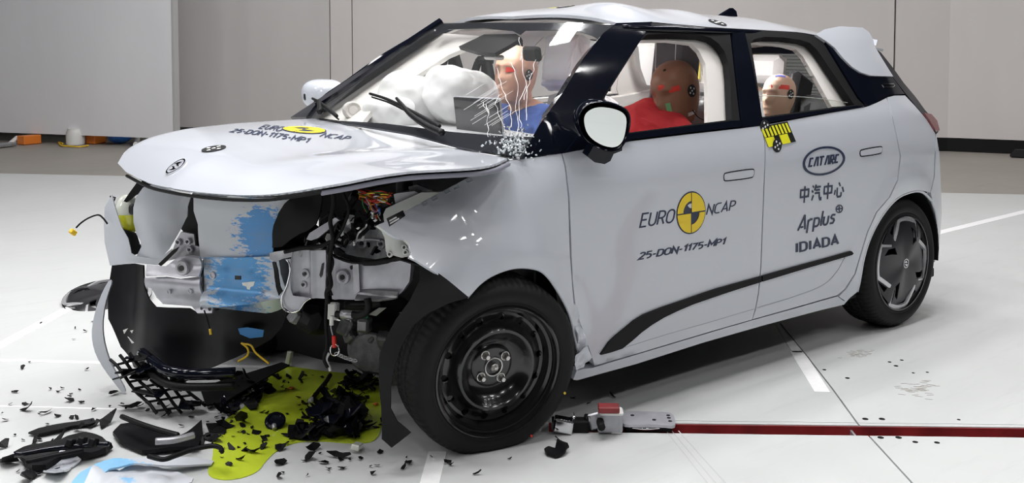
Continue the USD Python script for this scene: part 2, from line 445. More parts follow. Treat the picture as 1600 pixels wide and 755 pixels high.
struct('rail_channel', cat(extr(ch.buffer(.06, cap_style='flat'), .012, -.047), extr(lips[0], .033, -.036), extr(lips[1], .033, -.036)), 'rail_red', floor, label='red painted tow rail sunk in the floor')
for q in (1168, 1490):
    pass
jp = on_z(1333, 670)[:2]
struct('rail_joint', extr(LineString([jp-sn*.03, jp+sn*.03]).buffer(.004, cap_style='flat'), .02, -.035), 'bare_metal', floor, label='pale joint plate across the red rail')
# taped and painted lines
def floor_line(a, b, w, label, mat_='tape_white', cut=True):
    g = line_poly(a, b, w)
    if cut: g = g.difference(unary_union([slot, seam]))
    return struct('floor_line', extr(g, .0012, 0.0), mat_, floor, label=label)
far = on_z(0, 540)[:2]; far2 = on_z(118, 476)[:2]; fd = (far2-far)/np.linalg.norm(far2-far)
floor_line(far-fd*1.5, far2+fd*.75, .062, 'broad white line behind the loose wheel cover')
l1, l2 = on_z(0, 563)[:2], on_z(155, 567)[:2]; d_ = (l2-l1)/np.linalg.norm(l2-l1)
floor_line(l1-d_*.8, l2+d_*.75, .030, 'thin white line left of the bumper')
l1, l2 = on_z(0, 635)[:2], on_z(194, 640)[:2]; d_ = (l2-l1)/np.linalg.norm(l2-l1)
floor_line(l1-d_*.7, l2+d_*.8, .012, 'thinnest white line among the debris')
t1, t2 = on_z(1222, 512)[:2], on_z(1283, 612)[:2]
floor_line(on_z(1214, 500)[:2], on_z(1246, 551)[:2], .046, 'white tape running under the car')
floor_line(on_z(1245, 549)[:2], on_z(1285, 613)[:2], .062, 'short white tape beside the floor joint')
floor_line(on_z(662, 790)[:2], on_z(684, 706)[:2], .062, 'white tape in front of the front wheel')
r1, r2 = on_z(1478, 361)[:2], on_z(1600, 331)[:2]; d_ = (r2-r1)/np.linalg.norm(r2-r1)
floor_line(r1-d_*.5, r2+d_*3, .075, 'long white line behind the rear bumper')
s1, s2 = on_z(1050, 674)[:2], on_z(1120, 757)[:2]
for k, o in enumerate((-.02, .0, .024)):
    nn = np.array([-(s2-s1)[1], (s2-s1)[0]]); nn /= np.linalg.norm(nn)
    struct('scuff_mark', extr(line_poly(s1+nn*o, s2+nn*o*1.3, .004), .0006, 0), 'hall_grey', floor, label='grey scuff streak on the floor')
for q, s in (((1400, 572), .006), ((1409, 563), .005), ((1390, 566), .005), ((1427, 583), .004), ((1449, 582), .004), ((1352, 655), .007), ((1378, 655), .007), ((1376, 684), .007), ((1404, 684), .007), ((1430, 691), .006), ((1464, 692), .006), ((1324, 591), .006), ((1498, 656), .004), ((1288, 578), .005)):
    p = on_z(*q)[:2]
    struct('floor_hole', extr(Point(p).buffer(s*1.6, quad_segs=4), .0008, 0), 'matt_black', floor)
rg = random.Random(5)
for q, s in (((1430, 609), .05), ((1345, 553), .035)):           # oily smudges
    c = on_z(*q)[:2]; gs = []
    for k in range(40):
        p = c + np.array([rg.gauss(0, s), rg.gauss(0, s*.6)])
        gs.append(affinity.rotate(affinity.scale(Point(p).buffer(s*.16, quad_segs=3), 1.9, .35), rg.uniform(-60, -20)))
    struct('oil_smudge', extr(unary_union(gs), .0005, 0), 'floor_concrete', floor, label='greyish dirty smudge on the white floor')

# the screens round the place
pa, pb = on_z(0, 207, .13), on_z(271, 217, .13)
pdx = (pb-pa)/np.linalg.norm(pb-pa); pa = pa-pdx*4.0
def upright(a, b, z0, z1, t):
    d = (b-a)[:2]; n = np.array([-d[1], d[0]])/np.linalg.norm(d)
    if n @ (C0[:2]-a[:2]) > 0: n = -n
    return extr(Polygon([a[:2], b[:2], b[:2]+n*t, a[:2]+n*t]), z1-z0, z0)
left_wall = struct('wall_left', upright(pa, pb, .13, 5.2, .09), 'panel_white', label='large pale hanging screen with clutter under its edge')
struct('edge_strip', upright(pb-pdx*.004, pb+pdx*.03, .12, 5.2, .1), 'hall_grey', left_wall)
w0, w1, w2 = on_z(279, 217), on_z(1480, 236), on_z(1600, 241)
def wall_at(px):                       # a point of the wall's foot under the picture column px
    d = ray(px, 230)[:2]
    segs = [(w0, w1), (w1, w2+(w2-w1)*4)]
    for a, b in segs:
        A = np.array([[d[0], -(b-a)[0]], [d[1], -(b-a)[1]]]); t, s = np.linalg.solve(A, (a-C0)[:2])
        if -.3 <= s <= 1.0001 or b is segs[-1][1]:
            return np.array([*(a+(b-a)*s)[:2], 0.0])
cols = [(279, 516.5, 'panel_grey'), (518, 551, 'panel_pale'), (552.5, 1393.5, 'panel_pale'), (1396, 1480, 'panel_pale'), (1480, 2400, 'panel_pale')]
bb_ = [wall_at(c) for c in (262, 1480, 2400)]
def off(p, t):
    d = p[:2]-C0[:2]; return np.array([*(p[:2]+d/np.linalg.norm(d)*t), 0.0])
back = struct('wall_back', cat(upright(off(bb_[0], .55), off(bb_[1], .35), 0, 5.2, .05), upright(off(bb_[1], .35), off(bb_[2], .35), 0, 5.2, .05)), 'hall_grey', label='grey wall of tall flat panels behind the car')
for a, b, m_ in cols:
    struct('panel', upright(wall_at(a), wall_at(b), .17, 5.2, .06), m_, back)
struct('kick_band', upright(off(wall_at(300), .01), off(wall_at(1480), .01), 0, .17, .05), 'matt_black', back, label='black band along the foot of the wall')
struct('kick_band', upright(off(wall_at(1480), .01), off(wall_at(2400), .01), 0, .17, .05), 'matt_black', back, label='black band along the foot of the wall')
# things in the gap between the screens: a dark post with brackets
gp = on_z(274, 214)
post = thing('steel_post', 'dark steel post standing in the gap between the two screens', 'post', off(gp, .12))
pp = off(gp, .12)
part(post, 'column', bx((.05, .05, 4.6), pp+[0, 0, 2.3], bevel=.006), 'matt_black')
for zz in (.55, 1.45, 2.1):
    part(post, 'bracket', bx((.11, .05, .08), pp+[0.02, -.05, zz], rot=(0, 35, 0), bevel=.01), 'galvanised', label='pale clip on the post')
# other walls and the ceiling, outside the picture
struct('wall_rear', extr(sbox(-16, -15.2, 22, -15), 8.5), 'hall_dim', label='far hall wall behind the camera')
struct('wall_side', extr(sbox(-16.2, -15, -16, 24), 8.5), 'hall_dim', label='hall wall beyond the left edge')
struct('wall_end', extr(sbox(22, -15, 22.2, 24), 8.5), 'hall_dim', label='hall wall beyond the right edge')
struct('wall_far', extr(sbox(-16, 24, 22, 24.2), 8.5), 'hall_grey', label='hall wall behind the screens')
struct('ceiling', extr(sbox(-16, -15, 22, 24), .1, 8.5), 'ceiling_dark', label='hall ceiling above the lamps')

# ================================================================== the car
car = thing('crashed_car', 'silver-grey small electric hatchback with its front end crushed and the bonnet sprung open', 'car', (1.3, 0, 0))
def lerp_tab(tab, q):
    t = np.array(tab, float); return np.interp(q, t[:, 0], t[:, 1])
_zt = np.linspace(0, 1.7, 341)
_wt = lerp_tab([(0, .80), (.14, .825), (.2, .85), (.3, .868), (.42, .876), (.6, .884), (.78, .9), (.88, .905), (.95, .896), (1.05, .872), (1.085, .855), (1.1, .845), (1.3, .745), (1.42, .675), (1.48, .625), (1.53, .55), (1.7, .2)], _zt)
_k = np.exp(-.5*(np.arange(-8, 9)/3.0)**2); _k /= _k.sum()
_ws = np.convolve(np.pad(_wt, 8, mode='edge'), _k, 'valid')
def W(x, z):
    """half width of the body at length x and height z"""
    x = np.asarray(x, float); z = np.asarray(z, float)
    w = np.interp(z, _zt, _ws)
    t = np.clip((x-2.15)/1.05, 0, 2); w = w - .15*t**2.3*(.55+.60*np.clip((z-.85)/.3, 0, 1))
    e = np.clip((x-3.07)/.26, 0, 2.2); w = w - .22*e**3
    f = np.clip((.1-x)/.75, 0, 1.5); w = w - .06*f**2
    w = w - .30*np.clip((.42-x)/.35, 0, 1)**1.5*np.where(z < 1.2, 1, 0)*np.clip((z-.60)/.42, 0, 1)**1.3*.9
    for cx, R in ((.07, .40), (2.663, .40)):            # swollen arches
        r = np.hypot(x-cx, z-.32); w = w + .016*np.exp(-((r-R)/.06)**2)*(z < .8)
    return w
def side_g(x, y, z): return y + W(x, z)
def side_xz(pts, step=6.0):
    """a picture outline carried to the near flank: (x, z) points"""
    q = densify(pts, step); P = np.array([on_surf(a, b, side_g, xmax=3.335) for a, b in q])
    return [(p[0], p[2]) for p in P]
def near_f(off=0.0):
    return lambda x, z: np.stack([x, -(W(x, z)+off), z], 1)
def far_f(off=0.0):
    return lambda x, z: np.stack([x, (W(x, z)+off), z], 1)
def pxpoly(pts): return Polygon(pts).buffer(0)
def flank_poly(pp, step=6.0):
    """a shapely polygon in picture points -> polygon in (x, z) on the flank"""
    if pp.geom_type == 'MultiPolygon': pp = max(pp.geoms, key=lambda g: g.area)
    e = side_xz(list(pp.exterior.coords)[:-1], step)
    return Polygon(e, [side_xz(list(r.coords)[:-1], step) for r in pp.interiors]).buffer(0)
STEP = .035
def flank(name, poly, m, thick=.014, off=0.0, parent=None, label=None, step=STEP, far=False, smooth=40):
    f, aw = (far_f(off), (0, -1, 0)) if far else (near_f(off), (0, 1, 0))
    return part(parent or car, name, sheet(poly, f, step, thick, aw), m, smooth, label)

# ---- picture outlines of the near flank
A_PILLAR = [(812, 247), (843, 193), (878, 145), (912, 89), (941, 52), (962, 36), (1018, 34), (1003, 58), (977, 96), (945, 145), (918, 190), (905, 233), (878, 239)]
OPEN_F = [(1004, 60), (1012, 53.5), (1050, 52.5), (1095, 54.5), (1112, 59), (1124, 68), (1133, 80), (1139, 97), (1142, 123), (1144.5, 187), (1080, 195), (983, 207.5), (925, 214), (921, 200), (946, 152), (977, 103)]
FRAME_F = [(1018, 34), (1060, 38), (1141, 45), (1146, 90), (1157, 187), (1158, 199), (1082, 207.5), (983, 219.5), (923, 229), (905, 233), (918, 190), (945, 145), (977, 96), (1003, 58)]
B_PILLAR = [(1142.5, 45), (1162, 47), (1176, 110), (1190, 184), (1191, 195), (1159, 199), (1158, 187), (1147, 90)]
OPEN_R = [(1174, 67), (1180, 61), (1196, 57.5), (1225, 58.5), (1251, 62), (1266, 67), (1278, 78), (1336, 164), (1260, 173.5), (1192, 183), (1183, 120)]
FRAME_R = [(1164, 47), (1200, 48), (1250, 51.5), (1272, 56), (1287, 66), (1340, 153), (1352, 165), (1300, 174), (1192, 194.5), (1191, 184), (1177.5, 110)]
C_PILLAR = [(1289, 66), (1300, 75), (1312, 90), (1326, 104), (1341, 114), (1358, 119.5), (1394, 121), (1413, 147), (1396, 147.5), (1386, 150), (1370, 158), (1356, 165), (1352, 163), (1341, 152)]
FENDER = [(877, 240), (830, 247), (800, 251), (764, 263), (725, 281), (682, 304), (650, 321), (628, 333), (606, 345), (589, 352), (603, 362), (618, 371), (632, 374), (640, 382), (643, 393), (639, 402), (650, 407), (678, 425), (705, 445), (731, 465), (741, 452), (751, 443), (764, 433), (774, 428), (789, 421), (805, 418), (822, 417.5), (837, 419.5), (855, 429.5), (866, 442), (874, 456), (884, 474), (892, 492), (899, 520), (903, 545), (912, 562), (917, 553), (908, 527), (897, 485), (890.5, 400), (887.5, 307), (882.5, 262)]
DOOR_F = [(878.5, 240), (905, 235), (923, 231), (983, 221), (1082, 209), (1158, 200.5), (1189, 196.5), (1194, 222), (1194.5, 247), (1191, 330), (1187.5, 420), (1184, 458), (1179.5, 482), (1174.5, 499.5), (1120, 515), (1050, 536), (990, 554), (929, 571.5), (924.5, 557), (917, 535), (905, 500), (899.5, 483), (895, 440), (893, 400), (890, 307), (885, 262)]
DOOR_R = [(1190.7, 196.3), (1240, 187), (1300, 176), (1354, 167), (1370, 160.5), (1385, 153), (1392, 175), (1400, 212), (1406, 244), (1402, 281), (1389, 308), (1369, 331), (1354.5, 363), (1346, 391), (1335, 428), (1319.5, 452), (1308, 461.5), (1240, 481), (1176.2, 499), (1181.5, 482), (1186, 458), (1189.5, 420), (1193, 330), (1196.3, 247), (1196, 222)]
QUARTER = [(1386.5, 152), (1397, 149.5), (1414, 149), (1430, 166), (1448, 187), (1459, 205), (1461.5, 209), (1459, 275), (1453.5, 301), (1441, 298), (1422, 299.5), (1400, 310), (1378, 336), (1360.5, 370), (1350, 404), (1344, 438), (1340, 456), (1330, 464), (1320, 470), (1310.5, 463.5), (1321.5, 453), (1336.8, 429), (1347.8, 392), (1356.3, 363.5), (1370.7, 332), (1391, 308.5), (1403.7, 282), (1407.7, 244), (1401.5, 212), (1393.5, 175)]
BUMPER_R = [(1463, 210), (1468, 241), (1470.5, 300), (1472, 350), (1473, 373), (1468, 395), (1460, 410), (1464.5, 376), (1463, 337), (1457, 315), (1455, 302), (1460.6, 275)]
SILL = [(926, 576), (990, 556.5), (1050, 538.5), (1120, 517.5), (1175, 501.5), (1240, 483.5), (1310, 463.5), (1320, 471), (1333, 461), (1336, 458), (1320, 476.5), (1282, 485.5), (1196, 508.5), (1100, 536), (995, 569.5), (926, 588.5), (903, 595), (897, 594), (902, 580), (914, 577)]
TRIM = [(936, 554), (949, 535), (960, 524), (973, 513.6), (988, 501), (1003.6, 491.5), (1030, 481), (1058, 471.5), (1088, 461), (1116, 451.5), (1150, 442), (1187.6, 431.6), (1250, 414), (1300, 400.5), (1328, 392.3), (1331, 395.5), (1329, 398), (1300, 406.5), (1250, 421), (1187.6, 440), (1155, 450), (1127, 459), (1081, 474.8), (1056, 485.5), (1035, 495.5), (1016, 507), (1000.8, 518), (985, 532), (970, 544), (952, 550)]
SPOILER = [(1272, 54), (1288, 64), (1302, 75), (1314, 90), (1328, 104), (1342, 113), (1358, 118), (1393, 119.5), (1382, 102), (1371, 84), (1364, 72), (1361, 61), (1355, 50), (1345, 43), (1310, 41), (1285, 46)]
TAIL = [(1441, 176), (1452, 178), (1461, 188), (1465, 203), (1462, 205), (1458, 202), (1449, 187)]

def sub(a, *bs):
    g = pxpoly(a)
    for b in bs: g = g.difference(pxpoly(b))
    return g
flank('front_fender', flank_poly(pxpoly(FENDER)), 'car_paint', .012, label='near front wing torn to a point over the wheel')
door = flank('front_door', flank_poly(pxpoly(DOOR_F)), 'car_paint', .03, off=.001)
rdoor = flank('rear_door', flank_poly(pxpoly(DOOR_R)), 'car_paint', .03)
quarter = flank('quarter_panel', flank_poly(pxpoly(QUARTER)), 'car_paint', .014)
bumper_r = flank('rear_bumper', flank_poly(pxpoly(BUMPER_R)), 'car_paint', .02)
flank('sill', flank_poly(pxpoly(SILL)), 'car_paint', .03, off=-.004)
a_poly = flank_poly(pxpoly(A_PILLAR)); ff_poly = flank_poly(sub(FRAME_F, OPEN_F)); b_poly = flank_poly(pxpoly(B_PILLAR))
fr_poly = flank_poly(sub(FRAME_R, OPEN_R)); c_poly = flank_poly(pxpoly(C_PILLAR))
flank('a_pillar', a_poly, 'gloss_black', .05, off=.004, label='glossy black windscreen pillar on the near side')
flank('window_frame', ff_poly, 'matt_black', .035, off=-.004)
flank('b_pillar', b_poly, 'gloss_black', .05, off=.004)
flank('window_frame', fr_poly, 'matt_black', .035, off=-.004)
cp = flank('c_pillar', c_poly, 'gloss_black', .03, off=.003)
flank('spoiler_side', flank_poly(pxpoly(SPOILER)), 'car_paint', .03, off=.01)
tail_poly = flank_poly(pxpoly(TAIL))
flank('tail_lamp', tail_poly, 'tail_red', .05, off=.012, label='dark red tail lamp')
# backing behind the panel gaps
back_px = unary_union([pxpoly(q) for q in (DOOR_F, DOOR_R, SILL, QUARTER)]).buffer(3).buffer(-4)
flank('inner_side', flank_poly(back_px if back_px.geom_type == 'Polygon' else max(back_px.geoms, key=lambda g: g.area), 12), 'underbody', .012, off=-.034, step=.08)
# belt mouldings: glossy strips along the window sills
BELT_F = [(981, 208.5), (1080, 196.3), (1145, 188.3), (1157, 188), (1158, 197.5), (1082, 206), (982, 218)]
BELT_R = [(1192, 184.5), (1260, 175), (1337, 165), (1349, 166), (1300, 174), (1192, 193)]
flank('belt_moulding', flank_poly(pxpoly(BELT_F)), 'gloss_black', .012, off=.006)
flank('belt_moulding', flank_poly(pxpoly(BELT_R)), 'gloss_black', .012, off=.006)
# lower trim blade
tp = flank_poly(pxpoly(TRIM))
trim_cut = pxpoly([(1183, 300), (1187, 300), (1191, 520), (1187, 520)])
fd_trim = flank_poly(pxpoly(TRIM).intersection(pxpoly([(900, 380), (1187, 380), (1187, 600), (900, 600)])))
rd_trim = flank_poly(pxpoly(TRIM).intersection(pxpoly([(1189, 380), (1400, 380), (1400, 600), (1189, 600)])))
flank('lower_moulding', fd_trim, 'matt_black', .02, off=.010, parent=door, label='dark sweeping blade moulding')
flank('lower_moulding', rd_trim, 'matt_black', .02, off=.010, parent=rdoor, label='dark sweeping blade moulding')
# crease under the moulding
def ribbon(pts, r, m, name, parent, off=.0):
    P = np.array([on_surf(a, b, side_g) for a, b in densify_open(pts)])
    P[:, 1] -= off
    return part(parent, name, tube(P, r, 5), m, True)
def densify_open(pts, n=6):
    return [tuple(p) for p in smooth_curve(pts, n)]
ribbon([(976, 543), (1040, 523), (1110, 503), (1180, 482)], .0022, 'car_paint_inner', 'crease_line', door)
ribbon([(1183, 481), (1240, 464), (1285, 446), (1307, 425), (1320, 402)], .0022, 'car_paint_inner', 'crease_line', rdoor)
# door handles: flush plates with a rim
def handle(cpx, parent):
    pl = flank_poly(Polygon(chaikin(cpx, 2, True)))
    rim = pl.difference(pl.buffer(-.004))
    h = flank('door_handle', pl.buffer(-.0055), 'car_paint', .01, off=.004, parent=parent, step=.03)
    flank('handle_rim', rim, 'matt_black', .004, off=.0018, parent=parent, step=.03)
handle([(1130, 272), (1134, 269), (1174, 263), (1179, 264.5), (1177.5, 276), (1173, 279), (1134, 284), (1130, 282.5)], door)
handle([(1343, 236), (1346, 233), (1374, 228), (1379, 229), (1378, 238), (1375, 241), (1347, 245.5), (1343.5, 244.5)], rdoor)
# rear arch flange
arch = [(1456, 313), (1441, 300), (1422, 301), (1400, 312), (1378, 338), (1360.5, 371), (1350, 404), (1344, 438), (1340, 456)]
ribbon(arch, .008, 'car_paint', 'arch_lip', quarter, -.004)
ribbon([(1456, 313), (1463, 336), (1465, 376), (1460, 408)], .007, 'car_paint', 'arch_lip', bumper_r, -.004)
ribbon([(731, 465), (751, 443), (774, 428), (805, 418), (837, 419.5), (855, 430), (873, 455), (891, 490), (900, 527), (905, 550)], .007, 'car_paint', 'arch_lip', car+'/front_fender', -.006)
# half-lowered rear window
flank('side_glass', flank_poly(pxpoly([(1188, 150), (1225, 150.5), (1262, 152), (1300, 156), (1331, 161), (1334, 166), (1260, 176), (1193, 186)])), 'window_glass', .004, off=-.022, label='rear side window let half way down')
ribbon([(1188, 150), (1225, 150.5), (1262, 152), (1300, 156), (1331, 161)], .0012, 'lens_white', 'glass_edge', car+'/side_glass', -.022)
# ---- far flank: the same outlines mirrored
for nm, pl, m in (('rear_door', flank_poly(pxpoly(DOOR_R), 14), 'car_paint'), ('front_door', flank_poly(pxpoly(DOOR_F), 14), 'car_paint'), ('quarter_panel', flank_poly(pxpoly(QUARTER), 14), 'car_paint'), ('rear_bumper', flank_poly(pxpoly(BUMPER_R), 14), 'car_paint'), ('sill', flank_poly(pxpoly(SILL), 14), 'car_paint'),
                  ('a_pillar', a_poly, 'gloss_black'), ('window_frame', ff_poly, 'matt_black'), ('b_pillar', b_poly, 'gloss_black'), ('window_frame', fr_poly, 'matt_black'), ('c_pillar', c_poly, 'gloss_black')):
    if nm == 'front_door': fdoor_poly = pl
    flank(nm, pl, m, .02, far=True, step=.07)
fen_far = Polygon([(.42, .98), (.25, .97), (-.05, .90), (-.2, .82), (-.26, .74), (-.24, .62), (-.08, .71), (.07, .735), (.25, .70), (.38, .6), (.45, .45), (.5, .25), (.55, .22), (.45, .7)])
flank('front_fender', fen_far, 'car_paint', .012, far=True, step=.06)
# ---- roof
def edge_z(x): return lerp_tab([(.85, 1.462), (.95, 1.474), (1.3, 1.472), (1.7, 1.462), (2.15, 1.45), (2.4, 1.428), (2.7, 1.40), (3.1, 1.36)], x)
def half_w(x): return lerp_tab([(.85, .60), (1.0, .625), (1.5, .635), (2.2, .60), (2.6, .56), (3.1, .50)], x)
def roof_z(x, y):
    s = np.clip(np.abs(y)/half_w(x), 0, 1.2)
    dent = .028*np.exp(-((x-1.25)/.16)**2-((y+.28)/.16)**2) + .016*np.exp(-((x-1.62)/.10)**2-((y+.33)/.2)**2)
    front = .10*np.clip((1.15-x)/.3, 0, 1)**2
    return edge_z(x) + lerp_tab([(.8, .06), (1.2, .092), (2.2, .09), (2.7, .075), (3.1, .05)], x)*(1-s**2.6) + dent - front*.25*(1-s)
rx = np.linspace(.955, 3.02, 30)
front_edge = [(.975-.075*(1-(y/.6)**2), y) for y in np.linspace(-.6, .6, 15)]
roof_poly = Polygon([(x, -half_w(x)) for x in rx] + [(3.06, y) for y in np.linspace(-.5, .5, 7)] + [(x, half_w(x)) for x in rx[::-1]] + front_edge[::-1]).buffer(0)
roof = part(car, 'roof', sheet(roof_poly, lambda x, y: np.stack([x, y, roof_z(x, y)], 1), .05, .014, (0, 0, -1)), 'car_paint', 40)
for s in (-1, 1):                        # black side rails under the roof edge
    xs = np.linspace(.96, 2.45, 24)
    P = np.stack([xs, s*(half_w(xs)+.012), edge_z(xs)-.014], 1)
    part(car, 'roof_moulding', tube(P, .016, 8), 'gloss_black', True)
def roof_g(x, y, z): return np.where(np.abs(y) < .7, roof_z(x, y)-z, -1.0) if False else (roof_z(x, y)-z)
# target discs and the yellow patch on the roof
def target_disc(o, nrm, up, r, parent, name='target_mark', label=None, dots=5, squash=1.0):
    M = aim_z(nrm, o, up)
    d = lathe([(0, .0018), (r, .0018), (r, 0)], 28); b = part(parent, name, xf(d, M), 'ink_black', 30, label)
    ms = []
    for k in range(dots):
        a = 2*np.pi*k/max(dots-1, 1)+.4; rr = 0 if k == dots-1 else .58*r
        ms.append(xf(lathe([(0, .0028), (.17*r, .0028), (.17*r, .0015)], 10), M @ trimesh.transformations.translation_matrix((rr*math.cos(a), rr*math.sin(a), 0))))
    part(b, 'white_dots', cat(*ms), 'ink_white', False)
    return b
def roof_n(x, y, e=.01):
    n = np.array([-(roof_z(x+e, y)-roof_z(x-e, y))/(2*e), -(roof_z(x, y+e)-roof_z(x, y-e))/(2*e), 1.0]); return n/np.linalg.norm(n)
for x, y in ((1.62, -.565), (1.13, -.10)):
    o = np.array([x, y, float(roof_z(x, y))+.001]); target_disc(o, roof_n(x, y), (1, 0, 0), .042, roof, label='black round target with white dots on the roof')
pp_ = sbox(1.22, -.06, 1.62, .12)
part(roof, 'yellow_patch', sheet(pp_, lambda x, y: np.stack([x, y, roof_z(x, y)+.003], 1), .06, .002, (0, 0, -1)), 'tape_yellow', 40, 'yellow patch on the roof')
fin = Polygon([(0, 0), (.20, 0), (.19, .05), (.165, .066), (.15, .066), (.08, .035), (.03, .012)])
fm = extr(fin, .03, -.015); fm.apply_transform(trimesh.transformations.rotation_matrix(np.pi/2, (1, 0, 0)))
v = fm.vertices; v[:, 1] *= 1-.6*np.clip(v[:, 2]/.066, 0, 1)
fm.apply_translation((2.22, -.02, float(roof_z(2.3, -.02))-.006))
part(car, 'antenna_fin', fm, 'gloss_black', 30)
# ---- tailgate, rear window, spoiler, rear bumper
tg = []
for z, x in ((1.36, 3.02), (1.2, 3.12), (1.05, 3.2), (.95, 3.25), (.8, 3.27), (.62, 3.28), (.45, 3.28), (.3, 3.25), (.2, 3.18)):
    tg.append((z, x))
def tail_x(z, y): return lerp_tab(sorted(tg), z) - .12*(np.abs(y)/.7)**2.6
def tailgate(z0, z1, hw0, hw1, m, name, off=0.0, hole=None, lab=None, thick=.02):
    pl = Polygon([(-hw0, z0), (hw0, z0), (hw1, z1), (-hw1, z1)])
    if hole is not None: pl = pl.difference(hole)
    return part(car, name, sheet(pl, lambda y, z: np.stack([tail_x(z, y)+off, y, z], 1), .06, thick, (-1, 0, 0)), m, 40, lab)
glass_hole = Polygon([(-.56, 1.08), (.56, 1.08), (.45, 1.345), (-.45, 1.345)])
tgate = tailgate(.5, 1.375, .74, .50, 'gloss_black', 'tailgate', hole=glass_hole)
tailgate(1.085, 1.34, .555, .445, 'heated_glass', 'rear_window', off=-.004, thick=.004)
rwp = car+'/rear_window'
for k in range(12):
    z = 1.10+.02*k; h = .53-.11*k/12
    ys = np.linspace(-h, h, 12); part(rwp, 'heater_wire', tube(np.stack([tail_x(z, ys)-.01, ys, np.full(12, z)], 1), .0012, 4), 'matt_black', False)
tailgate(.2, .5, .74, .74, 'car_paint', 'rear_bumper_centre')
for s in (-1, 1): part(tgate, 'light_band', bx((.02, .5, .05), (3.23, s*.3, .93), bevel=.008), 'tail_red')
sp = Polygon([(3.0, -.5), (3.09, -.45), (3.115, -.2), (3.12, 0), (3.115, .2), (3.09, .45), (3.0, .5)])
part(car, 'spoiler', sheet(sp, lambda x, y: np.stack([x, y, 1.405+.055*(1-(y/.55)**2)-.12*(x-3.0)], 1), .05, .03, (0, 0, -1)), 'car_paint', 40)
# black edge of the hatch seen at the rear corner, and the small badge
EDGE = [(1366, 74), (1371, 82), (1384, 103), (1396, 121), (1416, 147), (1431, 165), (1449, 186), (1460, 203), (1463, 210), (1467, 206), (1462, 190), (1446, 172), (1430, 150), (1413, 130), (1396, 106), (1377, 82)]
flank('hatch_edge', flank_poly(pxpoly(EDGE)), 'gloss_black', .06, off=-.002)
bad = flank_poly(pxpoly([(1377, 132), (1381, 130), (1395, 130.5), (1397, 134), (1394, 136.5), (1380, 136.5)]))
flank('badge', bad.difference(bad.buffer(-.0045)), 'chrome', .004, off=.006, parent=cp, step=.02)
# ---- windscreen
def ws_x(y, z):
    return .245 + 1.50*(z-1.025-.025*y) - .07*(1-(y/.75)**2)
def ws_g(x, y, z): return x - ws_x(y, z)
def ws_yz(pts, step=10.0):
    P = np.array([on_surf(a, b, ws_g) for a, b in densify(pts, step)]); return Polygon([(p[1], p[2]) for p in P]).buffer(0)
def ws_f(off=0.0):
    return lambda y, z: np.stack([ws_x(y, z)-off*.55, y, z+off*.83], 1)
WS = [(458, 186), (520, 147), (560, 119), (620, 79), (690, 35), (780, 33.5), (870, 34), (962, 37), (941, 53), (912, 90), (878, 146), (843, 194), (814, 246), (726, 232), (640, 209), (560, 196), (500, 189)]
def wss(name, pts, m, off, thick, parent=None, label=None, step=.05):
    return part(parent or car, name, sheet(ws_yz(pts), ws_f(off), step, thick, (.55, 0, -.83)), m, 40, label)
ws = wss('windscreen', WS, 'windscreen_glass', 0.0, .005)
wss('a_pillar_trim', [(456, 186.5), (520, 144.5), (560, 117), (620, 76.5), (688, 31.5), (692, 34.5), (625, 79), (566, 120), (526, 148), (494, 168), (480, 186)], 'gloss_black', .012, .02, label='thin black pillar edge on the far side')
wss('shade_band', [(690, 35), (780, 33.5), (870, 34), (962, 37), (941, 52), (934, 60), (925, 54), (905, 47), (870, 45), (820, 45.5), (812, 52), (800, 46), (755, 42), (700, 44), (682, 52), (674, 53)], 'gloss_black', -.006, .003, ws, 'black printed band along the top of the glass')
wss('shade_band', [(476, 187), (500, 183), (530, 187), (600, 191), (704, 204), (790, 211), (832, 212), (842, 196), (846, 196), (816, 246), (726, 232), (640, 209), (560, 196), (500, 189)], 'gloss_black', -.006, .003, ws, 'black printed band along the foot of the glass')
def on_ws(px, py): return on_surf(px, py, ws_g)
# cracks
rg = random.Random(11); crk = []
cr_lines = [[(800, 100), (806, 118), (812, 140), (806, 165), (812, 190), (808, 214)], [(815, 78), (818, 110), (822, 135), (813, 160), (814, 188), (818, 210)], [(776, 108), (784, 128), (790, 150), (800, 172), (800, 200)],
            [(838, 95), (832, 120), (826, 138), (820, 158)], [(762, 165), (764, 180), (763, 200), (764, 216)], [(780, 150), (776, 165), (783, 185), (790, 206)], [(812, 60), (816, 78), (814, 96)], [(755, 162), (764, 178)], [(826, 138), (822, 168), (824, 190)]]
for L in cr_lines:
    q = []
    for a, b in zip(L[:-1], L[1:]):
        for t in (0, .33, .66): q.append((a[0]+(b[0]-a[0])*t+rg.uniform(-2, 2), a[1]+(b[1]-a[1])*t))
    q.append(L[-1]); P = np.array([on_ws(*p) for p in q])-np.array([.004, 0, -.005])
    crk.append(tube(P, [rg.uniform(.0005, .0014) for _ in P], 4))
for k in range(16):                       # slanting scratch lines
    x0, y0 = rg.uniform(715, 770), rg.uniform(150, 205); L = rg.uniform(20, 48)
    P = np.array([on_ws(x0+L*t, y0-L*.62*t) for t in (0, .5, 1)])-np.array([.004, 0, -.005]); crk.append(tube(P, .0006, 4))
part(ws, 'crack', cat(*crk), 'ink_white', False, 'white cracks and scratches in front of the far passenger', kind='stuff')
ch_ = []
def rndbit():
    return bx((rg.uniform(.003, .012), rg.uniform(.003, .008), .003), rot=(rg.uniform(0, 90), rg.uniform(0, 90), rg.uniform(0, 180)))
for k in range(220):                      # crushed glass in the near lower corner
    c = np.array([rg.gauss(806, 15), rg.gauss(230, 12)])
    P = on_ws(*c)+np.array([-.012, 0, .014])
    ch_.append(xf(trimesh.creation.icosphere(subdivisions=0, radius=rg.uniform(.0015, .0045)) if False else rndbit(), trimesh.transformations.translation_matrix(P)))
part(ws, 'glass_crumbs', cat(*ch_), 'glass_bits', False, 'glittering crumbs of glass in the near lower corner', kind='stuff')
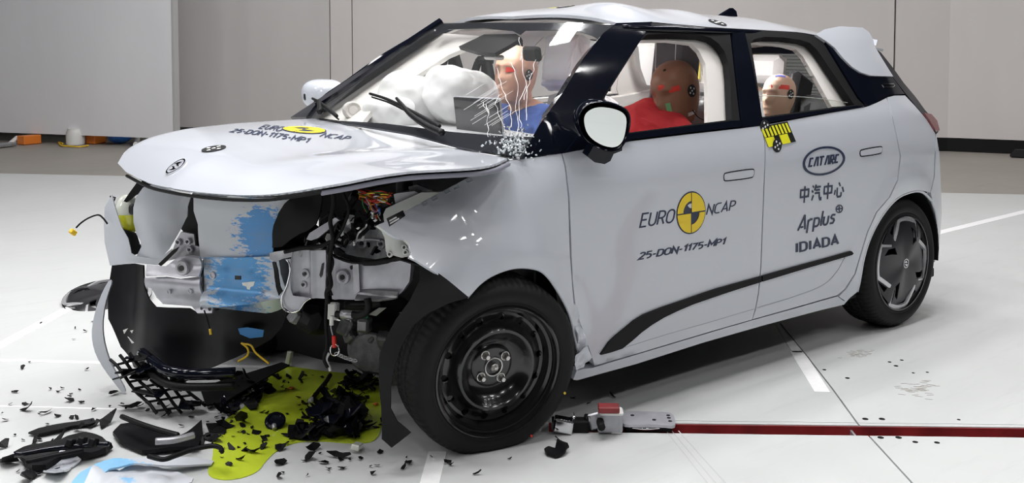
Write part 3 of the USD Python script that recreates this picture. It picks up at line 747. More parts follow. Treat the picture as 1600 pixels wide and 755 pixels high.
# wipers
def wiper(blade, arm, lab):
    P = np.array([on_ws(*p) for p in densify_open(blade)])+np.array([-.016, 0, .022])
    b = part(car, 'wiper', tube(P, np.linspace(.006, .009, len(P)), 6), 'matt_black', True, lab)
    part(b, 'wiper_rubber', tube(P+np.array([.01, 0, -.015]), .004, 5), 'rubber', True)
    Q = np.array([on_ws(*p) for p in densify_open(arm)])+np.array([-.026, 0, .034])
    part(b, 'wiper_arm', tube(Q, np.linspace(.007, .014, len(Q)), 6), 'black_plastic', True)
wiper([(583, 154), (610, 163), (640, 178), (670, 194), (692, 206)], [(628, 166), (638, 178), (650, 192), (676, 210), (700, 221)], 'wiper standing across the windscreen in the middle')
wiper([(493, 161), (504, 167), (518, 178), (531, 189)], [(506, 168), (507, 176), (508, 186)], 'wiper at the far lower corner of the windscreen')

# ================================================================== wheels
def tyre_mesh(R=.318, flat=None, n=300):
    prof = np.array([(.218, -.012), (.232, -.002), (.240, .004), (.247, .0015), (.262, .008), (.280, .006), (.296, -.004), (.306, -.016), (.3125, -.030), (.3155, -.048), (.3162, -.062), (.309, -.065), (.309, -.073), (.3165, -.076),
                     (.3178, -.096), (.311, -.099), (.311, -.107), (.3178, -.110), (.3165, -.130), (.309, -.133), (.309, -.141), (.3162, -.144), (.3155, -.158), (.3125, -.176), (.306, -.190), (.296, -.200), (.28, -.208), (.262, -.21), (.235, -.204), (.218, -.19)])
    L = len(prof); a = np.linspace(0, 2*np.pi, n, endpoint=False)
    rr = np.repeat(prof[:, 0][:, None], n, 1)
    sip = ((np.arange(n) % 4) == 0)
    for row in list(range(7, 11))+list(range(21, 25)):
        rr[row, sip] -= .0045
    mid = ((np.arange(n) % 4) == 2)
    for row in (13, 14, 17, 18): rr[row, mid] -= .003
    rr *= np.where(rr > .26, 1, 1)*1.0
    rr = .218+(rr-.218)*(R-.218)/(.318-.218)
    V = np.stack([rr*np.cos(a), rr*np.sin(a), np.repeat(prof[:, 1][:, None], n, 1)], -1).reshape(-1, 3)
    F = []; j = np.arange(n); j2 = (j+1) % n
    for k in range(L):
        k2 = (k+1) % L
        F += [np.stack([k*n+j, k*n+j2, k2*n+j2], 1), np.stack([k*n+j, k2*n+j2, k2*n+j], 1)]
    m = trimesh.Trimesh(V, np.vstack(F), process=False); m.fix_normals(); return m
def seat_on_floor(m, z=.002):
    v = m.vertices.copy(); low = np.clip(.07-v[:, 2], 0, None)
    c = v[:, :2].mean(0)
    v[:, 2] = np.where(v[:, 2] < z, z+.02*(v[:, 2]-z)*0, v[:, 2]); m.vertices = v; return m
def rot_about(M, deg): return M @ trimesh.transformations.rotation_matrix(math.radians(deg), (0, 0, 1))

def steel_wheel(parent, M, label, lab_rim=None):
    prof = [(.236, -.004), (.2355, .003), (.230, .006), (.2245, .002), (.221, -.010), (.2175, -.022), (.208, -.028), (.202, -.040), (.196, -.052), (.186, -.056), (.172, -.050), (.160, -.038), (.151, -.024), (.143, -.016), (.134, -.015), (.127, -.021), (.117, -.036), (.104, -.050), (.090, -.058), (.078, -.061), (.072, -.055), (.062, -.052), (.045, -.052), (.036, -.050), (.0, -.050),
            (0, -.066), (.078, -.072), (.10, -.064), (.117, -.05), (.134, -.028), (.146, -.032), (.16, -.052), (.172, -.064), (.19, -.068), (.205, -.058), (.2125, -.06), (.214, -.19), (.236, -.195), (.236, -.19), (.22, -.18), (.22, -.03)]
    m = lathe(prof, 96, closed=True)
    man = to_man(m)
    cut = []
    for k in range(14):
        a = 2*np.pi*k/14+.1
        c = manifold3d.Manifold.cylinder(.06, .0125, .0125, 16).translate((.181*math.cos(a), .181*math.sin(a), -.09)); cut.append(c)
    man2 = man - manifold3d.Manifold.batch_boolean(cut, manifold3d.OpType.Add) if not man.is_empty() else man
    mm = to_tri(man2) if not man2.is_empty() else m
    w = part(parent, 'wheel', xf(mm, M), 'steel_black', 30, label)
    for k in range(4):
        a = np.pi/2*k+.62
        T_ = M @ trimesh.transformations.translation_matrix((.055*math.cos(a), .055*math.sin(a), -.052))
        b = cat(lathe([(.0145, 0), (.0145, .006), (.0105, .012), (.010, .024), (.008, .027), (0, .027)], 6), lathe([(.0165, 0), (.0165, .004), (.012, .005)], 16))
        part(w, 'lug_bolt', xf(b, T_), 'bolt_steel', 25)
    ring = lathe([(.030, -.05), (.030, -.043), (.034, -.042), (.036, -.05)], 36)
    part(w, 'hub_ring', xf(ring, M), 'bolt_steel', 30, 'bright ring round the hub')
    nut = lathe([(.016, -.05), (.016, -.035), (.012, -.031), (.008, -.033), (.004, -.028), (0, -.028)], 8)
    part(w, 'axle_nut', xf(nut, M), 'bolt_steel', 20)
    return w

def brand_ring(parent, M, r, zoff, mat_='chrome'):
    """the round double-swallow emblem"""
    ring = Point(0, 0).buffer(r, quad_segs=12).difference(Point(0, 0).buffer(r*.86, quad_segs=12))
    def wing(s):
        return Polygon([(s*-.78*r, s*.22*r), (s*-.2*r, s*.52*r), (s*.35*r, s*.62*r), (s*.02*r, s*.30*r), (s*.62*r, s*.10*r), (s*.05*r, s*.08*r), (s*-.25*r, s*.24*r)])
    g = unary_union([ring, wing(1).buffer(0), wing(-1).buffer(0)])
    return part(parent, 'emblem', xf(extr(g, .0022, zoff), M), mat_, False, 'round metal emblem with two wings')

def cover_shapes():
    """the wheel cover: dark pinwheel with a bright ring broken four times, its ends turned inwards"""
    pol = lambda r, a: (r*math.cos(math.radians(a)), r*math.sin(math.radians(a)))
    R = .218; holes, silver = [], []
    for k in range(4):
        g = 45+90*k
        path = [pol(.70*R, g+4), pol(R*.985, g+15)] + [pol(R, g+q) for q in range(18, 56, 4)] + [pol(R*.985, g+57), pol(.72*R, g+84.5)]
        silver.append(LineString(path).buffer(.0095, cap_style='flat', join_style='round', quad_segs=3))
        holes.append(Polygon([pol(.62*R, g+3), pol(.80*R, g+15), pol(.84*R, g+27), pol(.66*R, g+20), pol(.46*R, g+12)]))
        holes.append(Polygon([pol(.955*R, g+63), pol(.94*R, g+72), pol(.93*R, g+82), pol(.82*R, g+80)]))
    sil = unary_union(silver)
    disc = Point(0, 0).buffer(.2165, quad_segs=24).difference(sil.buffer(-.003))
    return disc, unary_union(holes).difference(sil), sil
def wheel_cover(parent, M, label, host_name='wheel'):
    disc, holes, sil = cover_shapes()
    dome = lambda u, v: np.stack([u, v, .016-.020*(np.hypot(u, v)/.206)**4-.010*np.cos(4*np.arctan2(v, u)-.6)*(np.hypot(u, v)/.206)], 1)
    ok = disc.difference(holes)
    if ok.geom_type != 'Polygon': ok = max(ok.geoms, key=lambda g: g.area)
    body = sheet(ok, dome, .016, .006, (0, 0, -1))
    w = part(parent, host_name, xf(body, M), 'cover_dark', 35, label)
    part(w, 'bright_trim', cat(*[xf(sheet(q, lambda u, v: np.stack([u, v, .020-.016*(np.hypot(u, v)/.2)**3], 1), .03, .012, (0, 0, -1)), M) for q in sil.geoms]), 'cover_silver', 35, 'bright silver ring in four pieces with ends bent inwards')
    part(w, 'cover_back', xf(lathe([(.0, -.022), (.2, -.022), (.222, -.012), (.229, -.004), (.229, -.01), (.2, -.03), (0, -.03)], 48), M), 'matt_black', 30)
    brand_ring(w, M, .023, .0165)
    return w
# rear near wheel, with its cover
MR = aim_z((0, -1, 0), (2.663, -.87, .3205))
rw = wheel_cover(car, MR, 'rear wheel with dark pinwheel cover and silver ring')
part(rw, 'tyre', seat_on_floor(xf(tyre_mesh(.322), MR)), 'rubber', 35)
part(rw, 'rim', xf(lathe([(.236, -.006), (.236, .003), (.229, .004), (.226, -.01), (.22, -.03), (.214, -.19), (.236, -.2)], 64), MR), 'steel_black', 30)
# front near wheel, its cover lost
faz, fel = -1.7737, -.112
MF = aim_z((math.cos(faz)*math.cos(fel), math.sin(faz)*math.cos(fel), math.sin(fel)), (.1586, -.858, .2833))
fwl = steel_wheel(car, MF, 'front wheel: bare black steel rim with four bolts and a slack tyre')
part(fwl, 'tyre', seat_on_floor(xf(tyre_mesh(.318), MF)), 'rubber', 35)
for a, r, m_ in ((-62, .288, 'tape_red'), (-24, .285, 'sticker_yellow')):
    d = lathe([(0, .0105), (.0045, .0105), (.0045, .006)], 10)
    part(fwl, 'tyre_dot', xf(d, MF @ trimesh.transformations.translation_matrix((r*math.cos(math.radians(a)), r*math.sin(math.radians(a)), 0))), m_, False, 'small coloured paint dot on the tyre wall')
# far wheels
for c, z in (((2.663, .87), .3205), ((.08, .84), .316)):
    MX = aim_z((0, 1, 0), (*c, z)); ww = part(car, 'wheel', xf(lathe([(.236, -.004), (.23, .006), (.222, -.01), (.19, -.03), (.05, -.01), (0, -.01), (0, -.05), (.2, -.06), (.214, -.19), (.236, -.195)], 48), MX), 'steel_black', 30)
    part(ww, 'tyre', seat_on_floor(xf(tyre_mesh(.32, n=150), MX)), 'rubber', 35)

# ================================================================== bonnet
def hood_z(x, y):
    x0 = -.625 + .17*np.clip(-y, 0, 1)
    u_ = (x-x0)/(.24-x0)
    p_ = np.interp(u_, _hu, _hz)
    t_ = np.clip((y+.55)/.95, 0, 1); s_ = .70+.30*t_*t_*(3-2*t_)
    z = .9 + (p_-.9)*s_
    z = z - .012*np.exp(-((y+.05)/.38)**2)*np.clip(u_*3, 0, 1) - .05*np.clip((y-.66)/.12, 0, 1.3)**2
    z = z + .014*np.exp(-((y+.42+.25*(x+.1))/.10)**2)*np.clip(1-np.abs(x+.05)/.55, 0, 1)
    return z
_hu = np.linspace(-.3, 1.3, 161); _hz = np.interp(_hu, [-.3, -.06, -.02, .02, .06, .10, .16, .24, .36, .6, 1.0, 1.3], [.70, .862, .900, .936, .966, .988, 1.010, 1.026, 1.042, 1.053, 1.056, 1.05])
_hz = np.convolve(np.pad(_hz, 4, mode='edge'), np.array([1, 2, 3, 4, 5, 4, 3, 2, 1])/25.0, 'valid')
def hood_g(x, y, z): return np.where(np.abs(y) < 1.2, hood_z(x, y)-z, hood_z(x, np.clip(y, -1.2, 1.2))-z)
front_px = [(196, 268), (230, 285), (262, 293), (300, 299), (340, 303), (380, 305), (420, 304), (460, 299), (500, 292), (540, 285), (590, 275), (640, 268), (690, 265), (740, 262), (770, 257), (793, 247)]
rear_px = [(800, 249), (726, 233), (640, 209), (560, 196), (500, 188), (470, 184)]
hp = [on_surf(a, b, hood_g)[:2] for a, b in smooth_curve(front_px, 4)] + [on_surf(a, b, hood_g)[:2] for a, b in rear_px]
far_edge = smooth_curve([(.215, .75), (.05, .755), (-.15, .755), (-.33, .75), (-.46, .735), (-.56, .70), (-.625, .64)], 5)
front_first = np.array(hp[0])
hood_poly = Polygon([tuple(p) for p in hp] + [tuple(p) for p in far_edge]).buffer(0)
if hood_poly.geom_type != 'Polygon': hood_poly = max(hood_poly.geoms, key=lambda g: g.area)
hood_f = lambda off: (lambda x, y: np.stack([x, y, hood_z(x, y)+off], 1))
hood = part(car, 'bonnet', sheet(hood_poly, hood_f(0), .03, .008, (0, 0, -1)), 'car_paint', 45, 'silver-grey bonnet sprung open and buckled at its near edge')
part(hood, 'inner_panel', sheet(hood_poly.buffer(-.02), hood_f(-.016), .04, .014, (0, 0, -1)), 'underbody', 45)
edge3 = np.array([[*p, hood_z(p[0], p[1])-.010] for p in hp[:len(smooth_curve(front_px, 4))]])
nf = int(len(edge3)*.55)
part(hood, 'edge_seal', tube(edge3[:nf]-np.array([-.006, -.004, .008]), .006, 6), 'matt_black', True)
part(hood, 'edge_flange', tube(edge3[nf-1:]-np.array([-.010, -.008, .012]), .009, 6), 'flange_grey', True)
# emblem and target on the bonnet
def hood_n(x, y, e=.01):
    n = np.array([-(hood_z(x+e, y)-hood_z(x-e, y))/(2*e), -(hood_z(x, y+e)-hood_z(x, y-e))/(2*e), 1.0]); return n/np.linalg.norm(n)
o = on_surf(275, 261, hood_g); brand_ring(hood, aim_z(hood_n(*o[:2]), o+[0, 0, .0012], (1, 0, 0)), .041, .001)
o = on_surf(334, 233, hood_g); target_disc(o+[0, 0, .0012], hood_n(*o[:2]), (1, 0, 0), .045, hood, label='black round target with white dots on the bonnet')

# ================================================================== writing
def carry(mesh2, BL, BR, TL, w, h, g, lift, slant=0.0):
    """carries flat lettering (x 0..w, y 0..h) to a surface through three picture points"""
    A, B, D = (on_surf(*p, g) for p in (BL, BR, TL))
    v = mesh2.vertices; P = A + v[:, :1]/w*(B-A) + (v[:, 1:2]/h)*(D-A)
    return P, v[:, 2]
def on_flank_text(poly2, BL, BR, TL, name, m, parent, label=None, lift=.0025):
    b = poly2.bounds; w, h = b[2]-b[0], b[3]-b[1]
    poly2 = affinity.translate(poly2, -b[0], -b[1])
    A, B, D = (on_surf(*p, side_g) for p in (BL, BR, TL))
    def f(u_, v_):
        P = A + (u_/w)[:, None]*(B-A) + (v_/h)[:, None]*(D-A)
        return np.stack([P[:, 0], -(W(P[:, 0], P[:, 2])+lift), P[:, 2]], 1)
    ms = [sheet(g, f, (w/6, h*1.01), .0012, (0, 1, 0)) for g in getattr(poly2, 'geoms', [poly2])]
    return part(parent, name, cat(*ms), m, False, label)
def on_hood_text(poly2, BL, BR, TL, name, m, parent, label=None, lift=.003):
    b = poly2.bounds; w, h = b[2]-b[0], b[3]-b[1]
    poly2 = affinity.translate(poly2, -b[0], -b[1])
    A, B, D = (on_surf(*p, hood_g) for p in (BL, BR, TL))
    def f(u_, v_):
        P = A + (u_/w)[:, None]*(B-A) + (v_/h)[:, None]*(D-A)
        return np.stack([P[:, 0], P[:, 1], hood_z(P[:, 0], P[:, 1])+lift], 1)
    ms = [sheet(g, f, (w/6, h*1.01), .0012, (0, 0, -1)) for g in getattr(poly2, 'geoms', [poly2])]
    return part(parent, name, cat(*ms), m, False, label)
# a plain technical stroke alphabet: letters as pen strokes on a 0..w by 0..1 field
def arc(cx, cy, rx_, ry, a0, a1, n=9):
    t = np.radians(np.linspace(a0, a1, n)); return [(cx+rx_*math.cos(q), cy+ry*math.sin(q)) for q in t]
GLY = {
 'E': (.5, [[(.5, 1), (0, 1), (0, 0), (.5, 0)], [(0, .52), (.44, .52)]]),
 'U': (.56, [[(0, 1)] + arc(.28, .28, .28, .28, 180, 360) + [(.56, 1)]]),
 'R': (.54, [[(0, 0), (0, 1), (.28, 1)] + arc(.28, .74, .26, .26, 90, -90) + [(0, .48)], [(.3, .48), (.54, 0)]]),
 'O': (.62, [arc(.31, .31, .31, .31, 180, 360) + arc(.31, .69, .31, .31, 0, 180) + [(0, .31)]]),
 'N': (.58, [[(0, 0), (0, 1), (.58, 0), (.58, 1)]]),
 'C': (.54, [[(.54, 1), (.28, 1)] + arc(.28, .72, .28, .28, 90, 180) + arc(.28, .28, .28, .28, 180, 270) + [(.54, 0)]]),
 'A': (.62, [[(0, 0), (.31, 1), (.62, 0)], [(.12, .3), (.5, .3)]]),
 'P': (.52, [[(0, 0), (0, 1), (.25, 1)] + arc(.25, .73, .27, .27, 90, -90) + [(0, .46)]]),
 'D': (.58, [[(0, 0), (0, 1), (.25, 1)] + arc(.25, .67, .33, .33, 90, 0) + arc(.25, .33, .33, .33, 0, -90) + [(0, 0)]]),
 'I': (.14, [[(.07, 0), (.07, 1)]]),
 'M': (.72, [[(0, 0), (0, 1), (.36, .35), (.72, 1), (.72, 0)]]),
 '2': (.5, [arc(.25, .75, .25, .25, 160, -20) + [(0, 0), (.52, 0)]]),
 '5': (.5, [[(.48, 1), (.06, 1), (.03, .58), (.25, .6)] + arc(.24, .31, .27, .3, 80, -110)]),
 '1': (.26, [[(0, .76), (.24, 1), (.24, 0)]]),
 '7': (.5, [[(0, 1), (.5, 1), (.17, 0)]]),
 '-': (.3, [[(0, .44), (.3, .44)]]),
}
def stroke_text(s, pen, gap=.2, slant=.0):
    x, gs = 0.0, []
    for c in s:
        w, st = GLY[c]
        for L in st:
            gs.append(affinity.translate(LineString(L).buffer(pen/2, join_style='mitre', cap_style='flat', quad_segs=3), x, 0))
        x += w+gap
    g = unary_union(gs)
    return affinity.affine_transform(g, [1, slant, 0, 1, 0, 0])
PEN_T, PEN_B = .12, .19
on_flank_text(stroke_text('EURO', PEN_T, .2, .12), (998, 356.5), (1053, 348), (1000.5, 333.5), 'lettering', 'ink_blue', door, 'dark letters EURO')
on_flank_text(stroke_text('NCAP', PEN_T, .2, .12), (1102, 339), (1148, 331), (1104.5, 317.5), 'lettering', 'ink_blue', door, 'dark letters NCAP')
on_flank_text(stroke_text('25-DON-1175-MP1', PEN_B, .2, .12), (994, 409.5), (1133, 384.5), (996.5, 392.5), 'lettering', 'ink_blue', door, 'dark letters 25-DON-1175-MP1')
def ncap_logo(put, C1, C2, C3, parent):
    ring = Point(0, 0).buffer(1, quad_segs=16)
    bg = put(ring, C1, C2, C3, 'logo_disc', 'ink_blue', parent, 'round yellow and black crash-test emblem', .002 if put is on_flank_text else .003)
    q = lambda a0, a1, r: Polygon([(0, 0)]+arc(0, 0, r, r, a0, a1, 14))
    frame_ = sbox(-1, -1, 1, 1)
    ye = ring.buffer(-.06).difference(unary_union([LineString([(-1, 0), (1, 0)]).buffer(.03), LineString([(0, -1), (0, 1)]).buffer(.03), q(90, 180, .56), q(270, 360, .56)]))
    def put_in(p, nm, m, lift):                   # keep the same square field as the disc
        eps = unary_union([p, Point(-.999, -.999).buffer(1e-3), Point(.999, .999).buffer(1e-3)])
        return put(eps, C1, C2, C3, nm, m, bg, None, lift)
    put_in(ye, 'yellow_quarters', 'logo_yellow', .0038 if put is on_flank_text else .0042)
ncap_logo(on_flank_text, (1056, 369.5), (1101.5, 362), (1056, 302), door)
on_hood_text(stroke_text('EURO', .12, .2, .1), (403, 201.5), (438, 206.5), (413.5, 195.5), 'lettering', 'ink_blue', hood, 'dark letters EURO on the bonnet')
on_hood_text(stroke_text('NCAP', .12, .2, .1), (497, 215), (542, 221), (508.5, 207.5), 'lettering', 'ink_blue', hood, 'dark letters NCAP on the bonnet')
on_hood_text(stroke_text('25-DON-1175-MP1', .15, .22, .1), (356, 208), (480, 225.5), (367, 201), 'lettering', 'ink_blue', hood, 'dark letters 25-DON-1175-MP1 on the bonnet')
ncap_logo(on_hood_text, (427.5, 203.2), (489.5, 212.2), (461.5, 196.8), hood)
# the stacked marks on the rear door
ov = Point(0, 0).buffer(1, quad_segs=20); ov = ov.difference(affinity.scale(ov, .90, .86))
on_flank_text(ov, (1252.5, 279), (1318.5, 269), (1252.5, 233), 'oval_mark', 'ink_blue', rdoor, 'dark oval round CATARC')
cat_st = [[[(.5, .92), (.1, .92), (.0, .1), (.42, .1)]], [[(0, 0), (.26, .93), (.5, .93), (.5, 0)]], [[(.0, .95), (.62, .95)], [(.3, .95), (.22, 0)]], [[(0, 0), (.26, .93), (.5, .93), (.5, 0)]], [[(0, 0), (.08, .95), (.45, .95), (.5, .5), (.12, .46), (.5, 0)]], [[(.5, .92), (.1, .92), (.0, .1), (.42, .1)]]]
x, gs = 0, []
for L in cat_st:
    w = max(p[0] for s in L for p in s)
    for s in L: gs.append(affinity.translate(LineString(s).buffer(.1, join_style='mitre', cap_style='flat'), x, 0))
    x += w+.22
on_flank_text(unary_union(gs), (1262, 262.5), (1309, 255.5), (1263.5, 246.5), 'lettering', 'ink_blue', rdoor, 'dark letters CATARC')
zhong = [[(.1, .78), (.9, .78), (.9, .36), (.1, .36), (.1, .78)], [(.5, 1), (.5, 0)]]
qi = [[(.08, .95), (.2, .84)], [(.02, .66), (.16, .56)], [(.04, .06), (.2, .38)], [(.44, 1), (.30, .66)], [(.40, .84), (.92, .84)], [(.42, .66), (.84, .66)], [(.34, .48), (.80, .48), (.82, .2), (.9, .04), (1.0, .04), (1.0, .2)]]
xin = [[(.06, .5), (.0, .2)], [(.28, .62), (.28, .14), (.38, .04), (.66, .04), (.74, .12), (.74, .3)], [(.44, .92), (.58, .70)], [(.82, .62), (1.0, .3)]]
gs = []
for k, L in enumerate((zhong, qi, zhong, xin)):
    for s in L: gs.append(affinity.translate(LineString(s).buffer(.055, join_style='mitre', cap_style='flat'), k*1.22, 0))
on_flank_text(unary_union(gs), (1249, 318.5), (1318, 307.5), (1250.5, 291.5), 'lettering', 'ink_blue', rdoor, 'four dark Chinese characters')
ap = [[[(0, 0), (.42, 1), (.62, 0)], [(.2, .2), (.42, .2)]], [[(0, -.3), (0, .62)], [(0, .5), (.18, .64), (.34, .6)]], [[(0, -.3), (0, .62), (.26, .62)]+arc(.26, .33, .2, .29, 90, -90)+[(0, .04)]], [[(0, 0), (0, 1.05)]], [[(0, .62), (0, .2)]+arc(.2, .2, .2, .2, 180, 360)+[(.4, .62)]], [[(.4, .6), (.12, .62), (.04, .46), (.14, .36), (.3, .32), (.38, .18), (.28, .02), (.0, .03)]]]
x, gs = 0, []
for L in ap:
    w = max(p[0] for s in L for p in s)
    for s in L: gs.append(affinity.translate(LineString(s).buffer(.065, cap_style='flat', quad_segs=3), x, 0))
    x += w+.2
on_flank_text(affinity.affine_transform(unary_union(gs), [1, .12, 0, 1, 0, 0]), (1245, 367.5), (1304, 354.5), (1246.5, 337.5), 'lettering', 'ink_blue', rdoor, 'dark word Applus')
c_ = Point(0, 0).buffer(1, quad_segs=10); c_ = unary_union([c_.difference(c_.buffer(-.22)), LineString([(-.55, 0), (.55, 0)]).buffer(.13), LineString([(0, -.55), (0, .55)]).buffer(.13)])
on_flank_text(c_, (1305.5, 334), (1316.5, 332), (1305.5, 321), 'plus_mark', 'ink_blue', rdoor, 'small plus sign in a ring')
on_flank_text(stroke_text('IDIADA', .19, .24), (1243, 395.5), (1310.5, 382), (1243, 376.5), 'lettering', 'ink_blue', rdoor, 'dark letters IDIADA')
# striped yellow and black tape with targets below the rear window
TP = ((1200, 230), (1243, 221), (1187, 198))
def tape_piece(pl, m, lift, name='tape_stripe', parent=rdoor, label=None):
    pl = unary_union([pl, Point(.001, .001).buffer(1e-3), Point(.999, .999).buffer(1e-3)])
    return on_flank_text(pl, *TP, name, m, parent, label, lift)
tape = tape_piece(sbox(0, 0, 1, 1), 'ink_black', .0025, 'measuring_tape', rdoor, 'yellow and black striped measuring tape')
st = [sbox(.0+.125*k, .48, .07+.125*k, .95) for k in range(8)]
tape_piece(unary_union([sbox(0, 0, .3, .45), sbox(.5, 0, .8, .45)]+st), 'tape_yellow', .004, 'yellow_stripe', tape)
for q in ((1213, 227), (1194, 198)):
    o = on_surf(*q, side_g); target_disc(o+[0, -.004, 0], (0, -1, .05), (0, 0, 1), .030, rdoor, label='black round target with white dots')

# ================================================================== door mirrors
def mirror_shell(s, c, yaw):
    prof = []
    m = trimesh.creation.icosphere(subdivisions=4, radius=1.0); v = m.vertices
    e = lambda q, p: np.sign(q)*np.abs(q)**p
    v[:] = np.stack([e(v[:, 0], .62)*.125, e(v[:, 1], .8)*.075, e(v[:, 2], .62)*.098], 1)
    v[:, 1] = np.where(v[:, 1] < -.015, -.015+(v[:, 1]+.015)*.05, v[:, 1])
    return m
# near mirror: found through picture points, its glass turned outwards
mc = on_y(944, 196, -1.0)
view = (C0-mc)/np.linalg.norm(C0-mc)
mn = view + .42*RT*1.0 + np.array([0, 0, -.26]); mn /= np.linalg.norm(mn)
MM = aim_z(mn, mc)                              # local z out of the glass
def rounded(pts, n=3): return Polygon(chaikin(pts, n, True))
gl_px = [(912, 186), (916, 176), (927, 169), (940, 167), (960, 170), (974, 176), (980, 186), (978, 204), (974, 220), (966, 229), (955, 231), (940, 227), (924, 217), (915, 204)]
sh_px = [(901, 186), (908, 170), (920, 160), (942, 157), (965, 163), (982, 171), (987, 187), (984, 205), (979, 221), (970, 234), (956, 239), (934, 233), (914, 219), (904, 203)]
def to_local(pxs, M, zl=0.0):
    Mi = np.linalg.inv(M); P0 = (M @ [0, 0, zl, 1])[:3]; out = []
    for a, b in pxs:
        P = on_plane(a, b, P0, M[:3, 2]); q = Mi @ [*P, 1]; out.append((q[0], q[1]))
    return out
outl = np.array(to_local(chaikin(sh_px, 2, True), MM)); ctr = outl.mean(0)
rings = [(0, .93), (.004, .97), (-.002, 1.0), (-.025, 1.0), (-.06, .93), (-.085, .78), (-.10, .52), (-.106, .2)]
V = [np.column_stack([ctr+(outl-ctr)*s, np.full(len(outl), z)]) for z, s in [(-.006, .90)]+rings]
L = len(outl); V.append(np.array([[*ctr, -.107]])); Vv = np.vstack(V); F = []
for k in range(len(V)-2):
    for j in range(L):
        p, q = k*L+j, k*L+(j+1) % L; F += [[p, p+L, q+L], [p, q+L, q]]
last = len(Vv)-1
for j in range(L): F.append([(len(V)-2)*L+j, last, (len(V)-2)*L+(j+1) % L])
mir_m = trimesh.Trimesh(Vv, F, process=False); mir_m.fix_normals()
mir = part(car, 'door_mirror', xf(mir_m, MM), 'gloss_black', 40, 'near door mirror with black housing, its glass facing the camera')
part(mir, 'mirror_glass', xf(extr(Polygon(to_local(chaikin(gl_px, 2, True), MM)), .003, -.004), MM), 'mirror_glass', 30, 'pale mirror glass')
stalk_px = [(928, 226), (972, 226), (971, 235), (958, 240), (953, 251), (944, 256), (928, 253), (917, 244)]
part(mir, 'mirror_foot', xf(extr(Polygon(to_local(stalk_px, MM, -.03)), .05, -.075), MM), 'gloss_black', 30)
sail = flank('mirror_sail', flank_poly(pxpoly([(880, 238), (899, 214), (925, 202), (983, 209), (982, 219), (923, 229), (905, 234)])), 'gloss_black', .02, off=.012, parent=mir)
# far mirror: a pale rounded housing beyond the windscreen
fm_c = np.array([.50, 1.0, 1.145])
def blob(c, r, e=(.7, .7, .7), rot=None, sub=3):
    m = trimesh.creation.icosphere(subdivisions=sub, radius=1.0); v = m.vertices
    v[:] = np.stack([np.sign(v[:, k])*np.abs(v[:, k])**e[k]*r[k] for k in range(3)], 1)
    if rot is not None: m.apply_transform(euler(*rot))
    m.apply_translation(c); return m
fmir = part(car, 'door_mirror', blob(fm_c, (.085, .12, .075), (.8, .75, .75), (0, 0, 12)), 'car_paint', True, 'far door mirror in body colour')
part(fmir, 'mirror_foot', bx((.08, .16, .05), fm_c+[.01, -.11, -.07], bevel=.015), 'gloss_black')
part(fmir, 'camera_dot', sphere(.014, fm_c+[-.07, .06, -.01], 2, (1, 1, 1)) if False else blob(fm_c+[-.083, .03, -.01], (.008, .014, .02)), 'ink_black', True)

# ================================================================== the crushed front end
FN = np.array([-.85, -.52, 0.0]); FN /= np.linalg.norm(FN); FP = np.array([-.40, 0, .5])
def plate(parent, name, px, P, n, m, thick=.006, bulge=None, step=.03, label=None, holes=(), smooth=40, sm=0):
    """a plate outlined through the picture, standing in the plane through P square to n; bulge(u, v) lifts it along n"""
    n = np.asarray(n, float)/np.linalg.norm(n); eu = np.cross([0, 0, 1.0], n)
    if np.linalg.norm(eu) < .2: eu = np.array([1.0, 0, 0])
    eu /= np.linalg.norm(eu); ev = np.cross(n, eu); P = np.asarray(P, float)
    def uv(q): Q = on_plane(q[0], q[1], P, n)-P; return (Q@eu, Q@ev)
    pts = chaikin(px, sm, True) if sm else px
    pl = Polygon([uv(q) for q in pts]).buffer(0)
    for h in holes:
        c = uv(h[:2]); r = h[2]*np.linalg.norm(on_plane(h[0], h[1], P, n)-C0)/FPX
        pl = pl.difference(Point(c).buffer(r, quad_segs=5))
    if pl.geom_type != 'Polygon': pl = max(pl.geoms, key=lambda g: g.area)
    f = lambda u_, v_: P + u_[:, None]*eu + v_[:, None]*ev + n*((bulge(u_, v_) if bulge else np.zeros_like(u_))[:, None])
    path = part(parent, name, sheet(pl, f, step, thick, -n), m, smooth, label)
    return path, uv, f, (eu, ev, n)
def wrinkle(amp, sc, seed):
    return lambda u_, v_: amp*(meshkit.fbm(np.stack([u_*sc, v_*sc, np.full_like(u_, .37)], 1), 3, seed)-.5)
def boss(parent, px, P, n, r, m='galvanised', name='boss', hole=True):
    c = on_plane(px[0], px[1], P, n); M = aim_z(n, c)
    pr = [(r, -.002), (r*.9, .006), (r*.55, .007), (r*.5, .004), (r*.3, .004), (0, .004)]
    b = part(parent, name, xf(lathe(pr, 24), M), m, 30)
    if hole: part(parent, 'hole', xf(lathe([(0, .0075), (r*.36, .0075), (r*.36, .003)], 14), M), 'ink_black', False)
    return b
# --- behind everything: bulkhead, floor pan, strut towers
def plain_box(name, size, at, m, **k): return part(car, name, bx(size, at, bevel=.01), m, 30, **k)
part(car, 'bulkhead', sheet(sbox(-.80, .2, .80, .99), lambda y, z: np.stack([.36+.10*np.clip((z-.7)/.3, 0, 1)-.0*y, y, z], 1), .08, .01, (1, 0, 0)), 'underbody', 40)
plain_box('floor_pan', (2.75, 1.6, .05), (1.72, 0, .20), 'underbody')
plain_box('battery_tray', (1.6, 1.2, .09), (1.45, 0, .16), 'underbody')
plain_box('front_subframe', (.30, .9, .08), (.42, .05, .20), 'underbody')
plain_box('rear_axle', (.12, 1.5, .12), (2.66, 0, .28), 'underbody')
part(car, 'wheel_housing', bx((.9, .22, .50), (2.66, -.56, .60), bevel=.05), 'underbody')
part(car, 'wheel_housing', bx((.9, .22, .50), (2.66, .56, .60), bevel=.05), 'underbody')
